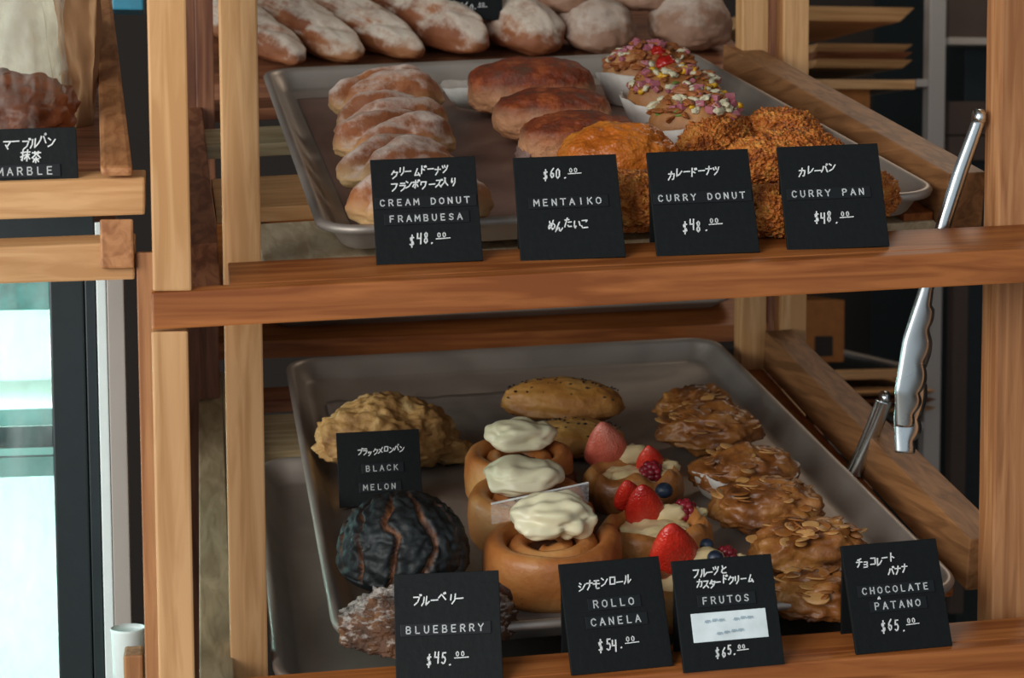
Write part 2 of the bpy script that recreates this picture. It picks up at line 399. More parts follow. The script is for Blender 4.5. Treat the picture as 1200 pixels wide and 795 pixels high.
q('shelf_slat', -.26, .24, -.26, .24, .31, .36, -.040, -.052, 'redX')

# ------------------------------------------------------------------ sheet pans
def rr_loop(bm, hw, hd, r, z, n=9):
    vs = []
    for cx, cy, a0 in ((hw - r, hd - r, 0), (-hw + r, hd - r, PI / 2), (-hw + r, -hd + r, PI), (hw - r, -hd + r, 1.5 * PI)):
        for k in range(n):
            a = a0 + PI / 2 * k / (n - 1)
            vs.append(bm.verts.new((cx + r * math.cos(a), cy + r * math.sin(a), z)))
    return vs
def pan(T, W, D, label, name='sheet_pan', mat='pan', dep=.0212):
    bm = bmesh.new(); R = .034
    prof = [(.0045, -.0065), (.0005, -.0062), (-.0008, -.003), (.0008, -.0004), (.0035, .0004), (.0065, -.0008), (.0085, -.004), (.0175, -dep + .003), (.0205, -dep + .0007), (.026, -dep)]
    loops = [rr_loop(bm, W / 2 - i, D / 2 - i, max(.006, R - i), z) for i, z in prof]
    for A, B in zip(loops, loops[1:]):
        for k in range(len(A)): bm.faces.new((A[k], A[(k + 1) % len(A)], B[(k + 1) % len(A)], B[k]))
    bm.faces.new(loops[-1])
    o = link(name, bm, M[mat], smooth=True, mat4=T)
    md = o.modifiers.new('thickness', 'SOLIDIFY'); md.thickness = .0012; md.offset = -1
    return tag(o, label, 'tray')
pan(TOPM, .46, .66, 'aluminium sheet pan of donuts on the upper tier')
pan(BOTM, .46, .66, 'aluminium sheet pan of cream and fruit pastries on the lower tier')
pan(BOTM @ Matrix.Translation((-.052, -.118, -.0265)), .44, .45, 'empty aluminium pan sticking out under the left of the lower pan')
def sheet(name, T, x0, x1, y0, y1, h, wav, mat, label, n=50):
    bm = bmesh.new(); g = []
    for i in range(n + 1):
        g.append([bm.verts.new((x0 + (x1 - x0) * i / n, y0 + (y1 - y0) * j / n, h + wav * (.5 + .5 * noise.noise(Vector((i * .21, j * .16, 3)))))) for j in range(n + 1)])
    for i in range(n):
        for j in range(n): bm.faces.new((g[i][j], g[i + 1][j], g[i + 1][j + 1], g[i][j + 1]))
    o = link(name, bm, mat, smooth=True, mat4=T)
    md = o.modifiers.new('thickness', 'SOLIDIFY'); md.thickness = .0003; md.offset = 1
    return tag(o, label, 'paper')
sheet('baking_paper', TOPM, -.200, .200, -.298, .262, FLOOR_H - .0002, .0006, M['paper_brown'], 'brown baking paper lining the upper pan')
sheet('baking_paper', BOTM, -.195, .05, -.29, .235, FLOOR_H - .0002, .004, M['paper_grey'], 'crinkled grey parchment lining the left of the lower pan')

# ------------------------------------------------------------------ placing things on a pan
def spot(T, u, v, h, rz=0.0, sink=0.0, pitch=0.0, rollx=0.0):
    p = loc(T, u, v, h)
    s = depth_of(T @ p) / F
    return T @ Matrix.Translation((p.x, p.y, FLOOR_H + .0004 + sink)) @ Matrix.Rotation(rz, 4, 'Z') @ Matrix.Rotation(pitch, 4, 'X') @ Matrix.Rotation(rollx, 4, 'Y'), s

# cream donuts: five sugared split buns leaning on one another
def donut_disp(sd):
    def f(d, p, off):
        a = fr(d * 1.0 + off, 2.0, 3) * .0034
        if d.z > -.1:
            c = d.y + .18 - .35 * d.x + .15 * math.sin(3 * d.x + sd)
            a -= .012 * math.exp(-(c / .17) ** 2) * min(1, max(0, d.z + .1) * 2)
            a += .0012 * math.sin(4 * d.x + sd * 2)
        return a
    return f
for i, (u, v, wpx, lab) in enumerate([
        (455, 112, 136, 'sugar-dusted cream donut at the far end of the donut row'),
        (458, 136, 134, 'sugar-dusted cream donut second from the far end of its row'),
        (463, 160, 142, 'sugar-dusted cream donut in the middle of its row of five'),
        (468, 189, 146, 'sugar-dusted cream donut with its pale left side just above the cream donut card'),
        (493, 232, 168, 'sugar-dusted cream donut mostly hidden behind the cream donut card')]):
    mt, s = spot(TOPM, u, v, .012, .10 - .03 * i, pitch=-.16, sink=.006)
    h = wpx / 2 * s
    o = link('cream_donut', blob_bm(h, h * .72, h * .60, 5, donut_disp(i * 1.3), .62, .97, i), M['cream_donut'], smooth=True, mat4=mt)
    tag(o, lab, 'donut', 'cream donuts on the upper pan')
# mentaiko rolls
for i, (u, v, wpx, lab) in enumerate([
        (622, 94, 150, 'dark red topped roll at the back, resting in a white paper'),
        (648, 121, 140, 'dark red topped roll between the two other mentaiko rolls'),
        (680, 150, 146, 'dark red topped roll nearest the front, filling showing at its left end')]):
    mt, s = spot(TOPM, u, v, .014, -.16, rollx=.0)
    h = wpx / 2 * s
    r = empty('mentaiko_roll', mt, lab, 'bread roll', 'mentaiko rolls on the upper pan')
    link('crust', blob_bm(h, h * .62, h * .50, 5, lambda d, p, off: fr(d + off, 2.5) * .003 + fr(d + off, 12, 2) * .0012 * max(0, d.z), .7, .72, i + 5), M['mentaiko'], r, True)
    if i == 2: link('filling', blob_bm(h * .16, h * .40, h * .20, 4, lambda d, p, off: fr(d + off, 5) * .003, .8, .9, i), M['filling'], r, True, Matrix.Translation((-h * .88, -.006, .003)))
mt, s = spot(TOPM, 600, 100, 0, -.16)
bm = bmesh.new(); rings = []
for k in range(25):
    a = 2 * PI * k / 24
    rings.append([bm.verts.new((math.cos(a) * rr_ * 1.0, math.sin(a) * rr_ * .55, z + (.002 * math.sin(5 * a) if z > .01 else 0))) for rr_, z in ((.055, .001), (.064, .012), (.070, .022))])
for A, B in zip(rings, rings[1:]):
    for k in range(2): bm.faces.new((A[k], B[k], B[k + 1], A[k + 1]))
o = link('paper_liner', bm, M['cuppaper'], smooth=True, mat4=mt); o.modifiers.new('t', 'SOLIDIFY').thickness = .0004
tag(o, 'white paper liner curling around the rearmost mentaiko roll', 'paper')
# curry buns
def crumb_disp(a, b):
    return lambda d, p, off: fr(d + off, 2.0) * a + fr(d + off, 16, 3) * b
for (u, v, wpx, asp, ht, rz, mat, sm, lab) in [
        (724, 172, 146, .72, .62, .1, 'curry_smooth', .0006, 'smooth golden curry donut above the mentaiko card'),
        (735, 222, 150, .70, .60, -.1, 'curry_crumb', .0022, 'crumbed curry donut showing between the mentaiko and curry donut cards'),
        (842, 148, 118, .52, .56, .55, 'curry_crumb', .0026, 'crumbed curry donut lying against the front topped bun'),
        (915, 140, 100, .60, .66, -.4, 'curry_crumb', .0026, 'crumbed curry bun at the back right against the pan rim'),
        (920, 176, 166, .44, .50, .14, 'curry_crumb', .0026, 'long crumbed curry bun pointing left above the curry donut card'),
        (905, 225, 120, .70, .55, .1, 'curry_crumb', .0026, 'crumbed curry bun showing between the curry donut and curry pan cards'),
        (980, 214, 152, .66, .56, -.1, 'curry_crumb', .0026, 'large crumbed curry bun behind the curry pan card')]:
    mt, s = spot(TOPM, u, v, .012, rz)
    h = wpx / 2 * s
    o = link('curry_bun', blob_bm(h, h * asp, h * ht, 6, crumb_disp(.004, sm), .55, .92, u * .01), M[mat], smooth=True, mat4=mt)
    tag(o, lab, 'donut', 'fried curry buns on the upper pan')
# topped savoury buns in white paper cups
def cup_bm(rx, ry, hgt, seed):
    bm = bmesh.new(); rings = []; n = 40
    for k in range(n):
        a = 2 * PI * k / n; wv = .0022 * math.sin(11 * a + seed)
        rings.append([bm.verts.new((math.cos(a) * (rx * f + wv * z / hgt), math.sin(a) * (ry * f + wv * z / hgt), z + (.004 * math.sin(2 * a + seed) if z == hgt else 0))) for f, z in ((.74, 0), (.80, .002), (.93, hgt * .6), (1.03, hgt))])
    for i in range(n):
        A, B = rings[i], rings[(i + 1) % n]
        for k in range(3): bm.faces.new((A[k], B[k], B[k + 1], A[k + 1]))
    bm.faces.new([r[0] for r in rings]); return bm
def mesh_of(bm, mat, name, smooth=True):
    o = link(name, bm, mat, smooth=smooth); me = o.data; bpy.data.objects.remove(o); return me
def lump(s, sd, sub=2): return blob_bm(s, s * .85, s * .7, sub, lambda d, p, off: fr(d + off, 1.7) * s * .35, .9, 1, sd)
TOPPING = [('ham_cube', mesh_of(box_bm(-.005, .005, -.004, .004, 0, .007, .0012), M['ham'], 'ham_cube', False)),
           ('corn_kernel', mesh_of(lump(.0046, 1), M['corn'], 'corn_kernel')),
           ('tomato_slice', mesh_of(lump(.0085, 2, 3), M['tomato'], 'tomato_slice')),
           ('cheese_piece', mesh_of(blob_bm(.0085, .0055, .0028, 3, lambda d, p, off: fr(d + off, 1.7) * .002, .9, 1, 3), M['cheese'], 'cheese_piece')),
           ('browned_cheese', mesh_of(blob_bm(.0100, .0042, .0026, 3, lambda d, p, off: fr(d + off, 1.7) * .002, .9, 1, 4), M['browned'], 'browned_cheese')),
           ('herb_leaf', mesh_of(blob_bm(.007, .004, .0014, 2, None, 1, 1, 5), M['herb'], 'herb_leaf'))]
def scatter(parent, name, me, n, top, rnd, tilt=.7, size=1.0):
    for _ in range(n):
        x, y, z = top(rnd)
        o = bpy.data.objects.new(name, me); COL.objects.link(o); o.parent = parent
        k = rnd.uniform(.8, 1.25) * size
        o.matrix_basis = Matrix.Translation((x, y, z)) @ Matrix.Rotation(rnd.uniform(0, 6.28), 4, 'Z') @ Matrix.Rotation(rnd.uniform(-tilt, tilt), 4, 'X') @ Matrix.Scale(k, 4)
for i, (u, v, wpx, mix, lab) in enumerate([
        (760, 78, 128, (44, 2, 1, 14, 84, 2), 'rearmost topped bun with pink ham and a tomato slice in white paper'),
        (790, 106, 132, (34, 34, 1, 30, 64, 5), 'topped bun with yellow corn and white cheese, middle of three in paper cups'),
        (815, 137, 132, (30, 14, 0, 34, 64, 14), 'topped bun nearest the front with melted cheese and green leaf in white paper')]):
    mt, s = spot(TOPM, u, v, .016, -.25)
    h = wpx / 2 * s * .93; hy = h * .72
    r = empty('topped_bun', mt, lab, 'bread roll', 'savoury topped buns in paper cups')
    cp = link('paper_cup', cup_bm(h, hy, .030, i * 2.1), M['cuppaper'], r, True); cp.modifiers.new('t', 'SOLIDIFY').thickness = .0005
    link('bun', blob_bm(h * .92, hy * .92, .032, 4, lambda d, p, off: fr(d + off, 3) * .002, .7, 1, i), M['topping_bun'], r, True, Matrix.Translation((0, 0, .002)))
    rnd = random.Random(i + 40)
    def top(rn, h=h, hy=hy):
        a, q2 = rn.uniform(0, 6.283), math.sqrt(rn.uniform(0, .88))
        x, y = math.cos(a) * q2 * h * .93, math.sin(a) * q2 * hy * .93
        return x, y, .0235 + .031 * math.sqrt(max(0, 1 - q2 * q2)) + rn.uniform(-.002, .004)
    for (nm, me), k in zip(TOPPING, mix): scatter(r, nm, me, k, top, rnd, .9, 1.0 if nm == 'tomato_slice' else .72)

# ------------------------------------------------------------------ pastries on the lower pan
def crag(a, b, c=9):
    return lambda d, p, off: fr(d + off, 2.2) * a + (abs(fr(d * 1.0 + off, c, 3)) - .25) * b
mt, s = spot(BOTM, 452, 500, .016, .12)
h = 166 / 2 * s
o = link('melon_bread', blob_bm(h, h * .74, h * .62, 6, crag(.007, .006, 3.0), .5, 1, 2.2), M['melon_tan'], smooth=True, mat4=mt)
tag(o, 'craggy tan melon bread behind the black melon card', 'bread')
mt, s = spot(BOTM, 530, 512, .006, -.2)
o = link('bread_crust', blob_bm(.024, .016, .014, 4, crag(.003, .004), .5, 1, 8), M['melon_tan'], smooth=True, mat4=mt)
tag(o, 'small broken piece of crust beside the tan melon bread', 'bread')
# blueberry crumble bun, then the charcoal melon bread on top of its back edge
mt, s = spot(BOTM, 500, 706, .014, 0)
h = 210 / 2 * s
o = link('blueberry_bun', blob_bm(h, h * .60, h * .42, 6, crag(.004, .005, 7), .5, .9, 4.4), M['blueberry_bun'], smooth=True, mat4=mt)
tag(o, 'sugar crumbled blueberry bun behind the blueberry card', 'bread')
def mcrack(d):
    if d.z < -.05: return 0.0, 0.0
    ax = Vector((.05, .55, .83)).normalized()
    e1 = ax.cross(Vector((1, 0, 0))).normalized(); e2 = ax.cross(e1)
    lat = math.acos(max(-1, min(1, d.dot(ax)))); az = math.atan2(d.dot(e2), d.dot(e1))
    w1 = abs(math.sin(az * 5.5 + .5 * math.sin(3 * lat) + noise.noise(d * 3) * .7)) 
    w2 = abs(math.sin(lat * 4.2 + noise.noise(d * 4 + Vector((3, 1, 2))) * .8))
    c1 = math.exp(-(w1 / .20) ** 2) * min(1, lat * 1.3); c2 = math.exp(-(w2 / .16) ** 2) * .22
    c = max(c1, c2)
    br = max(0.0, noise.noise(d * 2.4 + Vector((5, 2, 1))) + .58)
    return min(1, c1 * br * 2.6) * (1 if c1 > .3 else c1), -.0065 * c + .002 * fr(d, 8, 3)
mt, s = spot(BOTM, 472, 640, .020, 0, sink=.014, pitch=.06)
h = 156 / 2 * s
o = link('charcoal_melon_bread', blob_bm(h, h * .95, h * 1.0, 6, None, .35, .95, 0, crack=mcrack), M['charcoal'], smooth=True, mat4=mt)
tag(o, 'black charcoal melon bread with brown cracks in its crust', 'bread')
# seeded loaves
def torpedo(d, p, off): return fr(d + off, 2.4) * .0028 - .10 * abs(d.x) ** 5 * .08
SEED = mesh_of(blob_bm(.0019, .0013, .0009, 1, None, 1, 1, 1), M['sesame'], 'sesame_seed')
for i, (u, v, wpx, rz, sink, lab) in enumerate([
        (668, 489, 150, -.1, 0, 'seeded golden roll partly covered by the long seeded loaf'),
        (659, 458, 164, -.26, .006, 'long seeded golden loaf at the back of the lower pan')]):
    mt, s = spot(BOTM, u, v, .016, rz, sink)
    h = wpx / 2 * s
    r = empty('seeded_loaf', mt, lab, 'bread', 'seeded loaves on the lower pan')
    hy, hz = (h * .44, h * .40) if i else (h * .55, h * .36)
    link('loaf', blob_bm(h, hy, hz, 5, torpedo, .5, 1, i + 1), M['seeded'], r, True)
    rnd = random.Random(i)
    def top(rn, h=h, hy=hy, hz=hz):
        x, y = rn.uniform(-.8, .8), rn.uniform(-.75, .6)
        return x * h, y * hy * math.sqrt(1 - x * x), hz * .5 + hz * math.sqrt(max(0, 1 - x * x - (y * y) * (1 - x * x))) + .0006
    scatter(r, 'sesame_seed', SEED, 46, top, rnd, .3)
# cinnamon rolls with frosting
def spiral_bm(R, H, turns=2.6, seed=0):
    bm = bmesh.new(); n = 150; seg = 12; rings = []; pitch = R / (turns + .4)
    for k in range(n + 1):
        t = k / n; a = t * turns * 2 * PI + seed; rad = pitch * .35 + (R - pitch * .55) * t
        zt = H * (.84 + .16 * t) * (1 + .05 * noise.noise(Vector((a, seed, 0))))
        rw = pitch * .50
        ca, sa = math.cos(a), math.sin(a)
        ring = []
        for j in range(seg):
            b = 2 * PI * j / seg
            o_ = math.copysign(abs(math.cos(b)) ** .8, math.cos(b)) * rw
            z = zt / 2 + math.copysign(abs(math.sin(b)) ** .6, math.sin(b)) * zt / 2
            ring.append(bm.verts.new(((rad + o_) * ca, (rad + o_) * sa, z)))
        rings.append(ring)
    for A, B in zip(rings, rings[1:]):
        for j in range(seg): bm.faces.new((A[j], A[(j + 1) % seg], B[(j + 1) % seg], B[j]))
    bm.faces.new(rings[0]); bm.faces.new(rings[-1]); return bm
def frost(i):
    def f(d, p, off):
        a = fr(d + off, 1.3, 2) * .0055
        if i == 2: a += .0013 * math.sin(d.y * 13 + d.x * 4) * max(0, d.z) + (.003 * math.sin(math.atan2(d.y, d.x) * 9) if d.z < .2 and d.x > 0 else 0)
        return a
    return f
for i, (u, v, wpx, fu, fv, fw, fa, frz, lab) in enumerate([
        (614, 584, 136, 610, 503, 80, .62, -.1, 'cinnamon roll with the smallest frosting, farthest back of the three'),
        (624, 632, 156, 612, 553, 88, .82, 0, 'cinnamon roll with a smooth square cap of frosting, middle of the three'),
        (641, 690, 164, 647, 609, 98, .66, .12, 'cinnamon roll with ridged frosting directly behind the cinnamon card')]):
    mt, s = spot(BOTM, u, v, FLOOR_H, 0)
    R = wpx / 2 * s; H = .045
    r = empty('cinnamon_roll', mt, lab, 'pastry', 'cinnamon rolls with cream frosting')
    link('swirl', spiral_bm(R, H, 2.4, 2.0 + i), M['cinnamon'], r, True)
    link('cinnamon_filling', blob_bm(R * .88, R * .88, H * .50, 4, lambda d, p, off: fr(d + off, 6) * .003, .5, .7, i), M['cinnamon_dark'], r, True)
    p = mt.inverted() @ (BOTM @ loc(BOTM, fu, fv + 14, FLOOR_H + H))
    hw = fw / 2 * s
    link('frosting', blob_bm(hw, hw * fa * 1.1, (.013, .014, .017)[i], 5, frost(i), .7, .84, i + 2), M['frosting'], r, True, Matrix.Translation((p.x, p.y, H - .006)) @ Matrix.Rotation(frz, 4, 'Z'))
# clear divider strip
a_, b_ = BOTM @ loc(BOTM, 576, 592, .048), BOTM @ loc(BOTM, 690, 567, .048)
nu = BOTM.to_3x3() @ Vector((0, 0, 1)); dv = (b_ - a_).normalized(); sd = nu.cross(dv).normalized()
o = link('divider_strip', bar_bm(a_ - nu * .016, b_ - nu * .016, sd * .0006, nu * .016, .0002), M['film'])
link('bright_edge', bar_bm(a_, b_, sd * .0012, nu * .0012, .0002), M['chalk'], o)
tag(o, 'clear plastic divider strip standing between two frosted cinnamon rolls', 'divider')
# fruit danishes
def strawberry_bm(s, sd):
    bm = blob_bm(s * .86, s * .62, s * 1.35, 4, lambda d, p, off: fr(d + off, 2) * s * .04, .45, 1, sd)
    for v in bm.verts:
        t = max(0.0, v.co.z / (s * 1.9)); k = 1 - .45 * t ** 1.5; v.co.x *= k; v.co.y *= k
    return bm
def danish_bm(R, sd):
    bm = bmesh.new(); n, q2 = 64, 14; rings = []
    prof = [(0, .012), (.45, .012), (.62, .016), (.72, .026), (.84, .033), (.96, .026), (1.0, .014), (.95, .003), (.85, 0), (0, 0)]
    for k in range(n):
        a = 2 * PI * k / n
        sq = 1 / max(abs(math.cos(a)) ** 3 + abs(math.sin(a)) ** 3, .1) ** (1 / 3)
        rings.append([(math.cos(a) * R * f * sq * (1 + .05 * noise.noise(Vector((a * 2, sd, f)))), math.sin(a) * R * .8 * f * sq, z * (1 + .25 * noise.noise(Vector((math.cos(a) * 2, math.sin(a) * 2, sd))))) for f, z in prof[1:-1]])
    top = bm.verts.new((0, 0, .012)); bot = bm.verts.new((0, 0, 0))
    V = [[bm.verts.new(p) for p in r] for r in rings]
    for k in range(n):
        A, B = V[k], V[(k + 1) % n]
        bm.faces.new((top, A[0], B[0])); bm.faces.new((bot, B[-1], A[-1]))
        for j in range(len(A) - 1): bm.faces.new((A[j], A[j + 1], B[j + 1], B[j]))
    return bm
def rasp_bm(s):
    bm = bmesh.new(); 
    for lv, (rr_, z, nn) in enumerate(((.85, .2, 9), (.8, .55, 8), (.6, .9, 6), (.25, 1.12, 3))):
        for k in range(nn):
            a = 2 * PI * (k + lv * .5) / nn
            bmesh.ops.create_icosphere(bm, subdivisions=2, radius=s * .34, matrix=Matrix.Translation((math.cos(a) * s * .8 * rr_, math.sin(a) * s * .8 * rr_, s * z)))
    bmesh.ops.create_icosphere(bm, subdivisions=2, radius=s * .72, matrix=Matrix.Translation((0, 0, s * .55)))
    return bm
for i, (u, v, wpx, fruits, lab) in enumerate([
        (742, 556, 124, [('strawberry_pale', 712, 533, 27), ('strawberry', 763, 545, 18), ('raspberry', 762, 552, 14)], 'fruit danish with a pale sugared strawberry, farthest back of the three'),
        (770, 618, 142, [('strawberry', 738, 585, 19), ('strawberry', 757, 601, 25), ('blueberry', 778, 584, 10), ('raspberry', 801, 597, 15)], 'fruit danish with two red strawberries and a blueberry, middle of the three'),
        (812, 684, 150, [('strawberry', 791, 655, 31), ('blueberry', 828, 646, 8), ('raspberry', 850, 650, 14), ('blueberry', 838, 662, 9)], 'fruit danish with a large cut strawberry behind the fruit card')]):
    mt, s = spot(BOTM, u, v, .006, .15)
    R = wpx / 2 * s * .92
    r = empty('fruit_danish', mt, lab, 'pastry', 'fruit danishes on the lower pan')
    link('pastry_case', danish_bm(R, i * 3.3), M['danish'], r, True)
    link('custard', blob_bm(R * .66, R * .52, .011, 4, lambda d, p, off: fr(d + off, 2.5) * .004, .6, .8, i), M['custard'], r, True, Matrix.Translation((0, 0, .010)))
    for nm, fu, fv, hw in fruits:
        hwm = hw * s
        p = mt.inverted() @ (BOTM @ loc(BOTM, fu, fv, FLOOR_H + .030))
        if nm.startswith('strawberry'):
            link('strawberry', strawberry_bm(hwm * 1.25, fu * .1), M[nm], r, True, Matrix.Translation((p.x, p.y, .022)) @ Matrix.Rotation(.35, 4, 'X') @ Matrix.Rotation(-.25, 4, 'Y'))
        elif nm == 'raspberry':
            link('raspberry', rasp_bm(hwm * 1.1), M[nm], r, True, Matrix.Translation((p.x, p.y, .024)) @ Matrix.Rotation(.4, 4, 'X'))
        else:
            link('blueberry', blob_bm(hwm * 1.1, hwm * 1.1, hwm, 3, None, .9), M[nm], r, True, Matrix.Translation((p.x, p.y, .030)))
        if nm != 'blueberry':
            link('cream', blob_bm(hwm * .95, hwm * .45, hwm * .5, 3, lambda d, p2, off: fr(d + off, 3) * .002, .8, 1, fu), M['custard'], r, True, Matrix.Translation((p.x + hwm * .9, p.y - hwm * .55, .022)))
# banana chocolate breads with almond flakes
def flake_bm(s):
    bm = blob_bm(s, s * .62, s * .12, 2, None, 1)
    for v in bm.verts: v.co.z += 10 * v.co.x ** 2
    return bm
FLAKES = [mesh_of(flake_bm(.0085), M['almond'], 'almond_flake'), mesh_of(flake_bm(.0075), M['almond_dark'], 'almond_flake')]
for i, (u, v, wpx, asp, rz, lab) in enumerate([
        (815, 462, 92, .75, .1, 'almond banana bread at the very back of its row'),
        (832, 492, 122, .70, -.15, 'almond banana bread with dark top, second from the back of its row'),
        (872, 540, 126, .72, -.1, 'almond banana bread in a white paper cup, third from the back'),
        (900, 580, 136, .66, -.12, 'pale flaked almond banana bread, fourth from the back'),
        (946, 625, 142, .66, .08, 'almond banana bread second from the front of its row'),
        (962, 678, 124, .72, -.1, 'almond banana bread at the front, left of the chocolate card')]):
    mt, s = spot(BOTM, u, v, .010, rz)
    h = wpx / 2 * s
    r = empty('almond_banana_bread', mt, lab, 'pastry', 'banana chocolate breads with almonds')
    link('bread', blob_bm(h, h * asp * .9, h * .55, 5, crag(.006, .0035, 3), .5, .95, i + 11), M['banana_bread'], r, True)
    if i == 2:
        c = link('paper_cup', cup_bm(h * 1.0, h * asp * 1.0, .022, 1), M['cuppaper'], r, True); c.modifiers.new('t', 'SOLIDIFY').thickness = .0005
    rnd = random.Random(i + 70)
    def top(rn, h=h, asp=asp):
        a, q2 = rn.uniform(0, 6.283), math.sqrt(rn.uniform(0, .85))
        x, y = math.cos(a) * q2, math.sin(a) * q2
        return x * h, y * h * asp, h * .27 + h * .57 * math.sqrt(1 - q2 * q2) + rn.uniform(-.001, .002)
    scatter(r, 'almond_flake', FLAKES[0], 15, top, rnd, .6); scatter(r, 'almond_flake', FLAKES[1], 20, top, rnd, .6)

